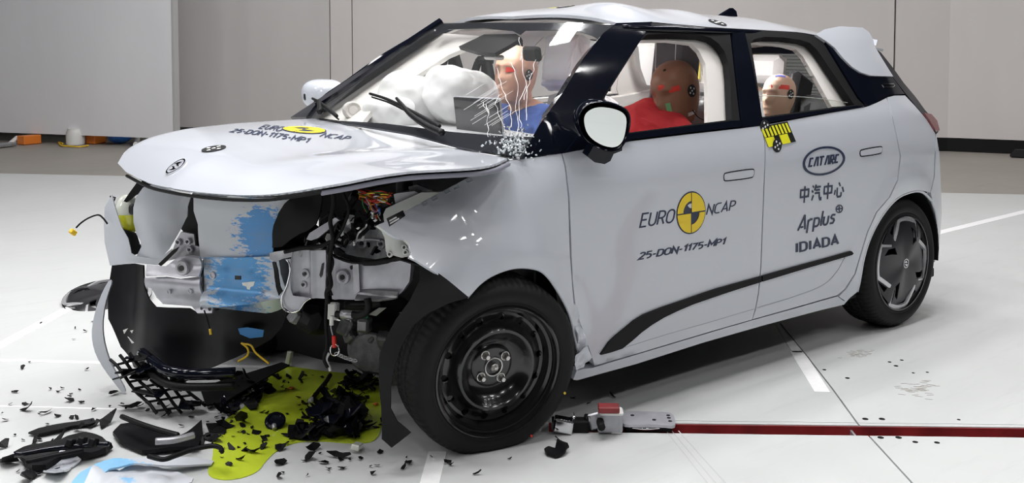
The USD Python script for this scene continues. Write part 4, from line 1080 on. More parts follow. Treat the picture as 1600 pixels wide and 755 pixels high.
# rear arch liner: a dark half barrel behind the rear wheel
def liner(cx, cz, r, y0, y1, a0, a1):
    a = np.radians(np.linspace(a0, a1, 22)); prof_o = [(cx+r*math.cos(t), cz+r*math.sin(t)) for t in a]; prof_i = [(cx+(r-.008)*math.cos(t), cz+(r-.008)*math.sin(t)) for t in a[::-1]]
    m = extr(Polygon(prof_o+prof_i), y1-y0); m.apply_transform(np.array([[1, 0, 0, 0], [0, 0, 1, y0], [0, 1, 0, 0], [0, 0, 0, 1.0]])); m.fix_normals(); return m
for s in (-1, 1):
    y0, y1 = (-.845, -.55) if s < 0 else (.55, .845)
    part(car, 'arch_liner', liner(2.663, .33, .385, y0, y1, -8, 188), 'matt_black', 40)
part(car, 'arch_liner', liner(.16, .33, .40, -.80, -.50, -5, 125), 'matt_black', 40)
# --- far corner: bumper skin, lamp, torn panels
PA = on_y(200, 360, .56)
nA = np.array([-.70, -.71, 0.0])
skin, *_ = plate(car, 'bumper_skin', [(172.8, 305.7), (177.7, 321.6), (182.7, 337.5), (189.7, 357), (199.6, 373), (203.6, 387), (205.5, 396), (213.5, 401), (247, 405), (268, 389), (262, 403), (247, 414.6), (209, 411), (169.8, 416), (160, 381), (159, 353.4), (160, 325)], PA, nA, 'car_paint', .005,
                 lambda u_, v_: -.55*np.clip(-u_-.015, 0, 1)**1.5*1.2+wrinkle(.02, 6, 3)(u_, v_), .02, 'torn pale bumper skin at the far corner')
plate(car, 'bumper_skin', [(243, 287), (270, 296), (299, 307), (294, 322), (293, 337.5), (285, 355), (277, 371), (268, 388), (247, 411), (225, 408), (213.5, 401), (223, 385), (221, 375), (213.5, 366), (208.5, 347.5), (209, 325), (214, 308), (227, 292)], PA+nA*-.03, nA, 'car_paint', .005,
      lambda u_, v_: .05*np.sin(np.clip((u_-.0)*14, -1.5, 3))*.5+wrinkle(.025, 7, 8)(u_, v_), .02, 'crumpled pale panel hanging under the bonnet')
lc = on_plane(199, 336, PA+nA*-.09, nA); lr = 31*np.linalg.norm(lc-C0)/FPX
Mlamp = aim_z(nA, lc)
for nm, sgn, m_ in (('lamp_upper', 1, 'lens_white'), ('lamp_lower', -1, 'lens_yellow')):
    s_ = trimesh.creation.icosphere(subdivisions=4, radius=lr); s_.apply_scale((.62, 1, .5))
    keep = s_.vertices[:, 1]*sgn > -.004
    s2_ = to_tri(to_man(s_) ^ to_man(xf(trimesh.creation.box((4*lr, 2*lr, 4*lr)), trimesh.transformations.translation_matrix((0, sgn*lr+.006*(1 if sgn > 0 else 1), 0)))))
    part(car, nm, xf(s2_, Mlamp), m_, 40, 'white upper half of the round far lamp' if sgn > 0 else 'yellow lower half of the round far lamp')
part(car, 'lamp_cap', xf(blob((0, 0, 0), (.014, .022, .014)), aim_z(nA, on_plane(207, 327, PA+nA*-.05, nA))), 'ink_black', True)
plate(car, 'lamp_bracket', [(193, 315), (203, 300), (214, 285), (219, 289), (222, 282), (243, 288), (226, 293), (221, 302), (212, 305), (196, 318)], PA+nA*-.06, nA, 'black_plastic', .01, wrinkle(.02, 12, 2), label='snapped black lamp bracket')
plate(car, 'lamp_bracket', [(190, 357), (211, 366), (216, 382), (222, 386), (218, 396), (206, 400), (203, 384)], PA+nA*-.05, nA, 'black_plastic', .01, wrinkle(.02, 12, 6), label='snapped black lamp bracket')
part(car, 'lamp_bracket', tube([on_plane(*q, PA+nA*-.02, nA) for q in ((172, 307), (180, 309), (178, 314))], .004, 5), 'black_plastic', True)
# stray loom with a yellow plug at the far corner
wp = [on_plane(*q, PA+nA*.01, nA) for q in densify_open([(168, 350), (161, 341), (153, 336), (138, 341), (126, 349), (119, 356)])]
wr = part(car, 'lamp_loom', tube(wp, .0035, 6), 'matt_black', True, 'black lead sticking out with a yellow plug')
part(wr, 'plug', bx((.03, .018, .02), on_plane(114, 363, PA+nA*.01, nA), rot=(0, 40, 20), bevel=.004), 'yellow_wire')
# --- stained sheet and crash beam
P1 = FP+FN*.0
stain_mat('stained_skin', (.62, .64, .68), (.09, .33, .72), tuple(on_plane(408, 368, P1, FN)-np.array([1.3, 0, 0])), .26, 26, .4)
stain_mat('stained_beam', (.50, .54, .60), (.10, .34, .68), tuple(on_plane(375, 435, P1, FN)-np.array([1.3, 0, 0])), .30, 30, .42, .35)
stain_mat('stained_shard', (.55, .57, .61), (.22, .50, .78), (-.12, .02, .05), .30, 22, .4)
stain_mat('stained_fold', (.55, .57, .61), (.25, .50, .76), (-.01, .02, .05), .085, 24, .4)
plate(car, 'front_panel', [(303, 304), (330, 307), (380, 309), (420, 308), (462, 302), (447, 320), (438, 335), (432, 352), (426, 385), (425, 403), (370, 405), (313, 405), (310, 375), (309, 350), (303, 330)], P1, FN, 'stained_skin', .006, lambda u_, v_: wrinkle(.03, 5, 4)(u_, v_), .02, 'pale front sheet smeared with blue barrier paint')
bz = lambda u_, v_: .02*np.tanh((.5-np.abs((v_+.06)/.05))*4)
beam, *_ = plate(car, 'crash_beam', [(312.5, 404), (370, 404.5), (430, 402), (434, 430), (441, 452), (441, 467), (400, 473), (355, 478), (317, 481), (314, 440)], P1+FN*.03, FN, 'stained_beam', .06, bz, .02, 'crash beam smeared with blue paint')
boss(beam, (333, 430), P1+FN*.05, FN, .014, name='rivet', hole=False)
plate(beam, 'beam_slot', [(367, 431), (376, 431.5), (376, 437.5), (367, 437)], P1+FN*.053, FN, 'ink_black', .004)
plate(beam, 'peeled_patch', [(378, 442), (398, 440), (396, 447), (391, 449), (390, 453), (386, 452), (385, 448), (379, 446)], P1+FN*.054, FN, 'white_plastic', .002)
# --- silver bracket and crash box at the far end of the beam
P2 = on_plane(280, 430, P1+FN*.02, FN)
bk, *_ = plate(car, 'end_bracket', [(227.6, 414), (257, 416.7), (268, 408), (279, 404.6), (300, 402), (311, 404), (313, 431), (296, 430), (285, 433), (262, 430), (231.8, 431)], P2+FN*.03, FN, 'galvanised', .01, lambda u_, v_: .012*np.cos(v_*60), .015, 'silver end bracket with a round hole', holes=[(284.6, 419, 6.5)])
boss(bk, (284.6, 419), P2+FN*.036, FN, .030, 'bare_metal', 'hole_collar')
cb, *_ = plate(car, 'crash_box', [(229, 433), (262, 432), (285, 435), (313, 432), (316, 450), (318, 467), (329, 469.5), (329, 490), (307, 490), (296, 480), (251, 476.5), (241, 466), (238.7, 450), (230, 447)], P2+FN*.0, FN, 'galvanised', .01, lambda u_, v_: .014*np.cos(v_*42+1.5), .012, 'silver crumpled crash box with flanges', holes=[(312, 483, 2.6), (324.5, 484, 3)])
for q in ((265, 456), (298, 455)): boss(cb, q, P2+FN*.012, FN, .010, name='rivet', hole=False)
up_, *_ = plate(car, 'radiator_bracket', [(271, 389), (277, 373), (284, 362), (303, 366), (305, 384), (311, 386), (312, 403), (300, 400), (285, 402), (262, 408), (250, 410)], P2+FN*-.03, FN, 'bare_metal', .01, wrinkle(.03, 8, 12), .015, 'bent silver bracket with two bolts')
for q in ((279, 378.5), (294, 377.5), (297, 390)): boss(up_, q, P2+FN*-.02, FN, .013, 'galvanised', 'bolt_head')
plate(car, 'dark_cover', [(299, 306), (303, 312), (304, 330), (310, 350), (312, 386), (306, 384), (303, 366), (290, 366), (283, 358), (293, 338), (294, 322)], P2+FN*-.06, FN, 'matt_black', .01, label='dark gap cover between the torn panels')
plate(car, 'dark_cover', [(247, 413), (270, 391), (279, 386), (275, 393), (257, 411), (251, 416)], P2+FN*.01, FN, 'black_plastic', .006)
# --- black bumper shell below
PB = on_z(230, 500, .30)
plate(car, 'bumper_shell', [(168, 416), (200, 413), (227, 414), (230, 447), (240, 466), (252, 478), (296, 482), (308, 491), (331, 491), (350, 481), (395, 475), (442, 468), (447, 488), (440, 510), (425, 530), (400, 545), (380, 555), (330, 575), (270, 585), (205, 575), (178, 545), (163, 500), (163, 455)], PB+FN*-.04, (-.80, -.58, .12), 'bumper_black', .006,
      lambda u_, v_: -.10*np.clip(.12-np.abs(u_+.13), -.1, .12)*2+.03*np.cos(u_*16)+wrinkle(.02, 5, 9)(u_, v_), .02, 'shiny black hollow inside of the lower bumper')
for px_ in ([(192, 516), (200, 513), (194, 522)], [(199, 526), (209, 536), (206, 537)], [(203, 517), (208, 516), (206, 521)]):
    plate(car, 'skin_chip', px_, PB+FN*.03, FN, 'white_plastic', .003, label='pale chip on the black bumper shell')
plate(car, 'bumper_blade', [(219, 551), (225, 551), (240, 560), (253, 571), (246, 573), (232, 564)], PB+FN*.05, FN, 'bare_metal', .003, label='bright strip across the black bumper')
# the pale rim of the bumper skin curving to the floor
plate(car, 'bumper_rim', [(172, 436), (163, 452), (153, 480), (146.5, 510), (146, 533), (151, 556), (163, 580), (178, 602), (190, 618), (194, 612), (186, 596), (176, 576), (169, 556), (164, 530), (163, 505), (166, 478), (171, 456), (176, 440)], PB+FN*.03+np.array([-.01, .05, 0]), (-.62, -.78, .1), 'car_paint', .012, lambda u_, v_: .02*np.cos(v_*9), .015, 'pale curved edge of the bumper skin reaching the floor', sm=1)
# lower bar and the broken grille on the floor
bar = np.array([on_z(a, b, z) for (a, b), z in zip(densify_open([(222, 552), (240, 566), (258, 578), (285, 584), (320, 585), (368, 583)]), np.linspace(.20, .19, 31))])
bb2 = part(car, 'lower_bumper_bar', tube(bar, .021, 10), 'gloss_black', True, 'shiny black lower bumper bar')
part(bb2, 'bar_lip', tube(bar+np.array([-.006, -.006, -.045]), .016, 8), 'black_plastic', True)
for q in ((272, 590), (348, 588)): part(bb2, 'bar_clip', bx((.03, .02, .03), on_z(*q, .17), bevel=.006), 'black_plastic')
# grille lattice: bars lying aslant, from the bumper rim down to the floor
gq = {}
def gp3(a, b):
    """lattice point, a along the lip, b towards the car"""
    A, B, D, E_ = np.array([*on_z(172, 562, .20)]), np.array([*on_z(245, 648, .02)]), np.array([*on_z(232, 545, .24)]), np.array([*on_z(322, 638, .02)])
    return (A*(1-a)+B*a)*(1-b)+(D*(1-a)+E_*a)*b
gmesh = []
for b in np.linspace(0, 1, 5):
    gmesh.append(tube([gp3(a, b)+np.array([0, 0, .008*math.sin(a*9+b*5)]) for a in np.linspace(0, 1, 8)], .0065, 5))
grl = part(car, 'grille', gmesh[0], 'black_plastic', True, 'broken black lower grille sagging to the floor')
for g in gmesh[1:]: part(grl, 'grille_bar', g, 'black_plastic', True)
for k in range(7):
    a = .08+.14*k
    part(grl, 'grille_bar', tube([gp3(a+.03*math.sin(k), b)+np.array([0, 0, -.006]) for b in (0, .33, .66, 1)], .005, 5), 'black_plastic', True)
rg = random.Random(3)
for k in range(20):
    a, b = rg.uniform(.05, .95), rg.uniform(.02, .95)
    part(grl, 'grille_fragment', bx((rg.uniform(.05, .11), rg.uniform(.03, .06), .006), gp3(a, b)+[0, 0, .004], rot=(rg.uniform(-25, 25), rg.uniform(-25, 25), rg.uniform(0, 180)), bevel=.002), rg.choice(['black_plastic', 'gloss_black']))
# under-bumper tray (dark slab lying on the floor beneath the car)
plate(car, 'undertray', [(312, 605), (330, 600), (440, 566), (452, 570), (400, 598), (352, 628), (322, 634)], on_z(360, 606, .05), (-.2, -.2, 1), 'shard_plastic', .006, wrinkle(.02, 6, 1), label='black plastic undertray hanging to the floor')
plate(car, 'undertray', [(372, 474), (442, 470), (520, 500), (600, 520), (598, 575), (530, 570), (450, 548), (400, 545)], on_plane(480, 520, FP-FN*.72, FN), FN, 'underbody', .006, label='dark underside behind the bumper')
# --- near longitudinal: silver boxes with ribs
P3 = FP+FN*.01
def rib(us):
    return lambda u_, v_: sum(.010*np.exp(-((u_-q)/.008)**2) for q in us)
e_u = np.cross([0, 0, 1.0], FN)
def uc(px_): return float((on_plane(*px_, P3, FN)-P3)@e_u)
long_a, *_ = plate(car, 'side_rail', [(456, 393), (462, 391), (509, 391), (509, 425), (508, 455.5), (507, 467), (480, 465), (457.7, 461.5), (454, 455.5), (454.8, 404)], P3, FN, 'galvanised', .03, lambda u_, v_: rib([uc((460, 430)), uc((489, 430))])(u_, v_)+.012*np.exp(-((v_-.0)/.3)**2)*0, .008, 'ribbed silver end of the near side rail')
boss(long_a, (477.5, 427.5), P3, FN, .019); boss(long_a, (475, 444.5), P3, FN, .014)
plate(long_a, 'slot', [(499, 430), (503, 412), (505.5, 411), (503, 430), (501, 434)], P3+FN*.004, FN, 'ink_black', .003)
long_b, *_ = plate(car, 'side_rail', [(519, 392), (521, 402), (543, 411), (579, 413), (612, 410), (642.5, 405), (641, 425), (639.5, 440), (629, 455.5), (619, 464.5), (590, 467), (555, 468.5), (519, 467.5), (514, 430)], P3-FN*.015, FN, 'galvanised', .03, lambda u_, v_: rib([uc((520, 430))])(u_, v_)+wrinkle(.03, 6, 5)(u_, v_), .012, 'silver side rail running back to the wheel', holes=[(550, 418, 3.5)])
boss(long_b, (536, 433), P3-FN*.008, FN, .027)
plate(long_b, 'rail_fold', [(556, 458), (590, 458), (622, 460), (618, 466), (590, 468), (556, 469)], P3+FN*.006, FN, 'bare_metal', .01, lambda u_, v_: .01*np.cos(v_*160), .008)
plate(long_b, 'rail_fold', [(560, 412), (562, 455), (553, 462), (551, 415)], P3+FN*.004, FN, 'bare_metal', .006)
curl = [on_plane(*q, P3+FN*.03, FN) for q in densify_open([(447, 405), (452, 412), (453, 424), (448, 446), (440, 465), (442, 481), (452, 488), (466, 486), (476, 473), (486, 466)])]
plate(car, 'torn_flange', [(447, 405), (452, 412), (453, 424), (448, 446), (440, 465), (442, 481), (452, 488), (466, 486), (476, 473), (486, 466), (458, 462), (454, 450), (455, 404)], P3+FN*.025, FN, 'galvanised', .004, wrinkle(.03, 10, 3), .012, 'silver flange torn from the side rail')
part(car+'/torn_flange', 'bright_edge', tube(curl, .003, 5), 'chrome', True)
plate(car, 'torn_flange', [(420, 396), (428, 394), (456, 390), (455, 402), (440, 405), (430, 410), (421, 405)], P3+FN*.04, FN, 'bare_metal', .004, wrinkle(.05, 12, 7), .012, 'silver flange torn from the side rail')
plate(car, 'torn_flange', [(424, 410), (430, 408), (432, 420), (437, 446), (442, 455), (436, 462), (431, 448), (427, 428)], P3+FN*.035, FN, 'black_plastic', .004, wrinkle(.05, 12, 9), .012)
# --- strut tower and the tray above the rail
def soft(u_, v_): return .03*np.cos(u_*7)
plate(car, 'strut_tower', [(520, 392), (528, 378), (541, 382), (560, 371), (580, 353), (592, 358), (606, 372), (611, 400), (580, 408), (548, 406), (530, 402)], P3-FN*.16, FN, 'cast_alloy', .01, lambda u_, v_: .06*np.cos(u_*9)+wrinkle(.03, 8, 3)(u_, v_), .015, 'grey strut tower pan above the side rail')
part(car, 'tower_rod', tube([on_plane(*q, P3-FN*.08, FN) for q in densify_open([(546, 383), (555, 377), (572, 374), (595, 375)])], .006, 6), 'galvanised', True)
boss(car+'/strut_tower', (566, 380), P3-FN*.12, FN, .022, 'galvanised'); boss(car+'/strut_tower', (596, 381), P3-FN*.10, FN, .018, 'galvanised')
part(car, 'rail_hose', tube([on_plane(*q, P3+FN*.02, FN) for q in densify_open([(519, 398), (530, 404), (550, 410), (580, 411), (606, 407), (632, 401)])], [.005]*16+[.011]*9+[.007]*6, 7), 'matt_black', True, 'black hose along the top of the side rail')
# --- headlamp bracket at the wing tip
P4 = on_surf(600, 375, side_g)+np.array([.06, .05, 0])
n4 = np.array([-.72, -.69, 0])
br, *_ = plate(car, 'lamp_carrier', [(589, 353), (603, 362), (618, 371), (632, 374), (640, 382), (643, 393), (639, 402), (628, 403), (616, 398), (609, 402), (603, 392), (601, 372)], P4-n4*.02, n4, 'clear_bracket', .012, lambda u_, v_: .012*np.cos(u_*55), .012, 'pale lamp carrier at the torn wing tip')
for q in ((632, 386), (634, 394), (609, 397)): boss(br, q, P4-n4*.008, n4, .010, 'clear_bracket')
wt, *_ = plate(car, 'wing_bracket', [(599, 335), (603, 326), (622, 317), (640, 309), (658, 301), (690, 300), (684, 304), (652, 321), (632, 332), (606, 352), (601, 350)], P4+np.array([.15, .02, .02])-n4*.05, n4, 'clear_bracket', .02, wrinkle(.02, 9, 6), .015, 'pale bracket under the wing edge')
stick = flank('bar_label', flank_poly(pxpoly([(604, 341), (629, 328.5), (633, 337), (608, 354)])), 'ink_black', .004, off=.002, label='black sticker on the wing flange')
g1 = pxpoly([(607, 344), (618, 338), (619, 340), (608, 346)]); g2 = pxpoly([(608, 348), (622, 340), (623, 342), (609, 350)])
for g in (g1, g2): flank('sticker_line', flank_poly(g), 'ink_white', .002, off=.0045, parent=stick)
for a, b in (((735, 277), (726, 281)), ((714, 287), (706, 291)), ((700, 294), (692, 298)), ((681, 305), (672, 309)), ((665, 313), (657, 317))):
    pl = flank_poly(pxpoly([(a[0], a[1]), (a[0]+4, a[1]+6), (b[0]+4, b[1]+6), (b[0], b[1])]))
    flank('flange_slot', pl.difference(pl.buffer(-.004)), 'car_paint_inner', .003, off=.002, parent=car+'/front_fender', step=.03)
# under-bonnet box, dark sheets, brake reservoir
plate(car, 'sound_mat', [(463, 303), (480, 298), (500, 296), (503, 310), (501, 335), (495, 350), (483, 360), (468, 366), (452, 376), (440, 386), (423, 388), (428, 352), (436, 332), (446, 318)], FP+FN*.02, FN, 'matt_black', .012, wrinkle(.06, 7, 4), .015, 'torn black sound-proofing mat')
plate(car, 'engine_cover', [(503, 296), (560, 288), (640, 270), (720, 264), (760, 262), (680, 304), (640, 312), (600, 330), (590, 360), (560, 370), (520, 385), (500, 360)], FP-FN*.30, FN, 'underbody', .01, wrinkle(.1, 5, 7), .03, 'dark machinery under the bonnet')
plate(car, 'control_box', [(615, 304), (620, 302), (648, 299), (657, 303), (654, 316), (625, 322), (618, 320)], P4+np.array([.20, .10, .02]), n4, 'bare_metal', .05, None, .03, 'grey metal control box under the bonnet')
part(car, 'reservoir', xf(lathe([(0, .03), (.028, .03), (.03, .025), (.03, -.03), (0, -.03)], 20), aim_z((0, 0, 1), on_plane(632, 295, P4+np.array([.25, .2, 0]), n4), (1, 0, 0))), 'black_plastic', 30)
plate(car, 'relay_cover', [(638, 292), (652, 289), (672, 297), (676, 303), (655, 304), (640, 300)], P4+np.array([.24, .16, 0]), n4, 'bare_metal', .02)
plate(car, 'hinge_strip', [(694, 272), (735, 266), (744, 267), (742, 272), (698, 276)], P4+np.array([.35, .05, 0]), n4, 'galvanised', .01)
part(car, 'cross_tube', tube([on_plane(*q, FP-FN*.2, FN) for q in ((560, 296), (600, 286), (640, 278), (700, 270))], .012, 8), 'black_plastic', True)
# coloured wires
def shard_bit(size, rg):
    n = rg.randint(4, 6); a0 = rg.uniform(0, 6.28)
    pl = Polygon([(size*rg.uniform(.4, 1)*math.cos(a0+6.283*k/n), size*rg.uniform(.3, .8)*math.sin(a0+6.283*k/n)) for k in range(n)]).buffer(0)
    if pl.geom_type != 'Polygon' or pl.area < 1e-7: pl = sbox(-size, -size*.4, size, size*.4)
    m = extr(pl, size*.2); m.apply_transform(euler(rg.uniform(0, 360), rg.uniform(0, 360), rg.uniform(0, 360))); return m
rg = random.Random(21)
def wire_between(a, b, PP, sag, r=.003, n=6):
    q = []
    for t in np.linspace(0, 1, n):
        x_ = a[0]+(b[0]-a[0])*t+rg.uniform(-2.5, 2.5)*(0 < t < 1); y_ = a[1]+(b[1]-a[1])*t+sag*4*t*(1-t)+rg.uniform(-2.5, 2.5)*(0 < t < 1)
        q.append(on_plane(x_, y_, PP+FN*rg.uniform(-.02, .02), FN))
    return tube(smooth_curve(q, 5), r, 5)
PW = FP-FN*.06
for k in range(30):
    a = (556+rg.uniform(-2, 4), 294+rg.uniform(0, 16)); b = (608+rg.uniform(-4, 6), 303+rg.uniform(-2, 18))
    part(car, 'loom_wire', wire_between(a, b, PW, rg.uniform(-6, 10)), 'wire_%d' % rg.choice([0, 0, 1, 1, 2, 3, 3, 4, 5, 5, 6]), True)
for k in range(16):
    a = (570+rg.uniform(-8, 20), 306+rg.uniform(0, 14)); b = (586+rg.uniform(-8, 9), 338+rg.uniform(-8, 8))
    part(car, 'loom_wire', wire_between(a, b, PW, rg.uniform(-3, 6), .0024), 'wire_%d' % rg.choice([2, 3, 3, 7, 7, 4, 0, 1]), True)
# dark hoses, looms and plastic lumps
def hose(name, pts, PP, r, m='matt_black', label=None):
    return part(car, name, tube([on_plane(*q, PP, FN) for q in densify_open(pts)], r, 8), m, True, label)
hose('loom', [(520, 296), (521, 320), (516, 345), (520, 372), (517, 392), (514, 420), (517, 445), (510, 458), (513, 475)], P3+FN*.05, .008, label='black loom hanging over the side rail')
hose('loom', [(535, 300), (545, 325), (538, 350), (528, 370), (512, 390), (520, 410), (512, 440), (518, 462)], P3+FN*.04, .006)
hose('loom', [(445, 394), (470, 388), (500, 385), (520, 378), (535, 384)], P3+FN*.03, .008)
hose('loom', [(511, 458), (509, 500), (511, 540), (506, 560), (512, 575)], P3+FN*.05, .006, label='black cable hanging down to the floor')
for q, s in (((545, 340), .05), ((560, 352), .04), ((530, 362), .05), ((580, 350), .03), ((552, 310), .045), ((500, 376), .03), ((482, 396), .02)):
    c = on_plane(*q, FP-FN*.05, FN); part(car, 'broken_clip', xf(bx((s, s*.7, s*1.3), rot=(rg.uniform(-40, 40), rg.uniform(-40, 40), rg.uniform(0, 90)), bevel=.008), trimesh.transformations.translation_matrix(c)), 'shard_plastic')
for k in range(34):
    q = (rg.uniform(470, 592), 0); q = (q[0], rg.uniform(338, 396) if q[0] > 505 else rg.uniform(372, 398)); s_ = rg.uniform(.012, .034)
    fr = shard_bit(s_, rg); fr.apply_translation(on_plane(*q, FP+FN*rg.uniform(-.05, .03), FN))
    part(car, 'broken_clip', fr, rg.choice(['shard_plastic', 'shard_plastic', 'shard_plastic', 'bare_metal', 'galvanised', 'white_plastic']), False)
for k in range(14):
    a = (rg.uniform(500, 590), rg.uniform(325, 385)); b = (a[0]+rg.uniform(-28, 28), a[1]+rg.uniform(-6, 34))
    part(car, 'torn_lead', wire_between(a, b, FP+FN*.0, rg.uniform(-4, 8), rg.uniform(.002, .005)), rg.choice(['matt_black', 'matt_black', 'matt_black', 'wire_3']), True)
for q, w_, h_ in (((543, 347), 8, 10), ((533, 364), 7, 12), ((559, 357), 6, 4), ((586, 345), 7, 5)):
    plate(car, 'white_tag', [(q[0]-w_/2, q[1]-h_/2+2), (q[0]+w_/2-2, q[1]-h_/2), (q[0]+w_/2, q[1]+h_/2-3), (q[0]-w_/2+3, q[1]+h_/2)], FP+FN*.03, FN, 'white_plastic', .006, label='white plastic tag among the looms')
plate(car, 'bent_strut', [(479, 374), (484, 364), (505, 351), (524, 340), (530, 344), (514, 358), (497, 372), (486, 376)], FP+FN*.015, FN, 'galvanised', .012, wrinkle(.03, 9, 8), .012, 'bent silver strut below the sound mat')
# --- drive unit low down
P5 = on_z(575, 540, .17)
drive_n = np.array([-.75, -.66, 0])
mo = on_plane(578, 548, P5, drive_n); Mmo = aim_z(drive_n+np.array([.15, -.1, .05]), mo)
du = part(car, 'drive_unit', xf(lathe([(0, .035), (.075, .035), (.082, .028), (.084, -.02), (.096, -.025), (.10, -.05), (.10, -.18), (0, -.18)], 40), Mmo), 'cast_alloy', 30, 'cast grey electric drive unit with a round end')
for k in range(7):
    a = 2*np.pi*k/7; part(du, 'flange_bolt', xf(lathe([(.008, -.02), (.008, -.008), (0, -.008)], 6), Mmo @ trimesh.transformations.translation_matrix((.09*math.cos(a), .09*math.sin(a), 0))), 'bolt_steel', 20)
def block(name, px_, PP, size, rot, m, label=None, bevel=.01, parent=None):
    c = on_plane(*px_, PP, drive_n); return part(parent or car, name, xf(bx(size, (0, 0, 0), rot=rot, bevel=bevel), trimesh.transformations.translation_matrix(c)), m, 30, label)
inv = block('inverter', (612, 510), P5-drive_n*.10, (.22, .20, .16), (12, -18, 36), 'black_plastic', 'dark inverter case with white labels')
plate(inv, 'label_sheet', [(575, 492), (592, 481), (604, 481), (588, 494)], P5+drive_n*.02, drive_n, 'white_plastic', .002)
plate(inv, 'label_sheet', [(568, 503), (577, 502.5), (577, 506), (569, 507)], P5+drive_n*.045, drive_n, 'white_plastic', .002)
plate(inv, 'green_seal', [(567, 494), (575, 493), (574, 499), (567, 499)], P5+drive_n*.045, drive_n, 'green_plastic', .003)
block('valve_block', (575, 506), P5+drive_n*.0, (.13, .05, .055), (0, 6, 38), 'bare_metal', 'pale metal block with a label')
block('valve_block', (543, 512), P5, (.07, .06, .07), (15, 20, 30), 'cast_alloy')
block('valve_block', (548, 527), P5+drive_n*.02, (.05, .05, .05), (40, 30, 10), 'cast_alloy')
block('gear_case', (626, 535), P5-drive_n*.06, (.16, .14, .20), (0, -30, 40), 'cast_alloy', 'grey gear case beside the tyre')
block('compressor', (490, 500), P3-FN*.04, (.12, .10, .10), (15, 20, 30), 'black_plastic', 'black compressor under the side rail', .03)
block('compressor_bracket', (462, 495), P3-FN*.0, (.05, .04, .05), (25, 30, 10), 'cast_alloy')
for q in ((598, 536), (566, 521), (609, 575), (580, 531)): block('flange_lug', q, P5+drive_n*.02, (.03, .03, .03), (20, 40, 10), 'cast_alloy', None, .006)
# white connector, sleeve, red clip and chain
cn = block('hose_connector', (521, 486), P3+FN*.06, (.035, .035, .06), (0, 5, 36), 'white_plastic', 'white plastic hose connector', .006)
part(cn, 'nozzle', tube([on_plane(*q, P3+FN*.06, FN) for q in ((519, 494), (518, 501), (518, 508))], .008, 8), 'white_plastic', True)
hose('coolant_hose', [(525, 491), (535, 492), (548, 491), (560, 493), (571, 489), (576, 478), (574, 466)], P3+FN*.045, .013, 'black_plastic', 'black coolant hose with a bright sleeve')
part(car+'/coolant_hose', 'sleeve', tube([on_plane(*q, P3+FN*.045, FN) for q in ((534, 491.5), (542, 491.5), (551, 492))], .0155, 12), 'bare_metal', True)
hose('coolant_hose', [(540, 478), (555, 477), (575, 476), (596, 470)], P3-FN*.02, .017, 'black_plastic')
PK = P3+FN*.04
pull = part(car, 'pull_strap', tube([on_plane(*q, PK, FN) for q in ((518, 496), (517, 512), (520, 524))], .003, 6), 'bare_metal', True, 'thin rod with a red clip and a steel shackle')
part(pull, 'red_clip', tube([on_plane(*q, PK, FN) for q in ((521.5, 525), (522, 535), (522.5, 543))], .008, 8), 'red_plastic', True, 'red clip')
shp = [(523+7*math.cos(t), 547+9*math.sin(t)) for t in np.linspace(0, 2*np.pi, 20)]
part(pull, 'shackle', tube([on_plane(*q, PK, FN) for q in shp], .003, 6), 'chrome', True)
for k in range(9):
    q = (526+k*3.6, 553+k*1.9-.07*k*k); a_ = [(q[0]+3.2*math.cos(t), q[1]+2.2*math.sin(t)) for t in np.linspace(0, 2*np.pi, 10)]
    part(pull, 'chain_link', tube([on_plane(*p, PK-FN*.01*(k % 2), FN) for p in a_], .0022, 5), 'bare_metal', True)
hose('loom', [(514, 552), (510, 562), (514, 572), (516, 580)], P3+FN*.04, .005, 'white_plastic', 'pale end of a torn lead')
# yellow leads and a yellow spur
hose('yellow_lead', [(377, 536), (387, 545), (386, 556), (372, 565)], FP-FN*.06, .004, 'yellow_wire', 'yellow lead hanging below the beam')
hose('yellow_lead', [(378, 537), (392, 540), (400, 552), (420, 568)], FP-FN*.06, .004, 'yellow_wire', 'yellow lead hanging below the beam')
hose('loom', [(319, 485), (324, 500), (328, 515)], P2+FN*.03, .003)
part(car+'/loom', 'tip', sphere(.007, on_plane(329, 522, P2+FN*.03, FN), 2), 'yellow_wire') if False else hose('yellow_lead', [(328, 514), (329.5, 523)], P2+FN*.03, .005, 'yellow_wire', 'yellow end of a thin lead')
plate(car, 'blue_smear', [(371, 514), (385, 512), (412, 516), (410, 527), (390, 529), (374, 523)], FP-FN*.10, FN, 'barrier_blue', .004, wrinkle(.03, 10, 3), label='blue fragment of the barrier caught below the beam')
for px_ in ([(478, 505), (482, 505), (482, 518), (478, 518)], [(333, 468), (348, 468), (348, 481), (335, 481)]):
    plate(car, 'light_gap', px_, FP-FN*.05, FN, 'white_plastic', .004)
plate(car, 'control_arm', [(562, 574), (600, 573), (606, 579), (600, 583), (565, 580)], on_z(580, 578, .08), (-.5, -.5, .7), 'bare_metal', .02, wrinkle(.03, 9, 1), label='silver control arm near the floor')
# --- liners in front of the front wheel
plate(car, 'wheel_liner', [(600, 548), (612, 520), (622, 498), (640, 470), (652, 440), (650, 408), (678, 426), (705, 446), (730, 466), (700, 474), (668, 490), (648, 508), (634, 535), (622, 570), (613, 605), (608, 640), (616, 662), (637, 680), (607, 703), (591, 690), (594, 620)], on_surf(640, 560, side_g)+np.array([-.02, .06, 0]), (-.80, -.60, .12), 'matt_black', .006, lambda u_, v_: wrinkle(.05, 6, 2)(u_, v_)+.03*np.cos(v_*10), .02, 'torn black wheel-arch liner in front of the front tyre')
hose('liner_scratch', [(640, 497), (648, 482), (660, 470), (672, 462)], FP+FN*.0+np.array([.1, -.5, 0]), .0012, 'bare_metal')
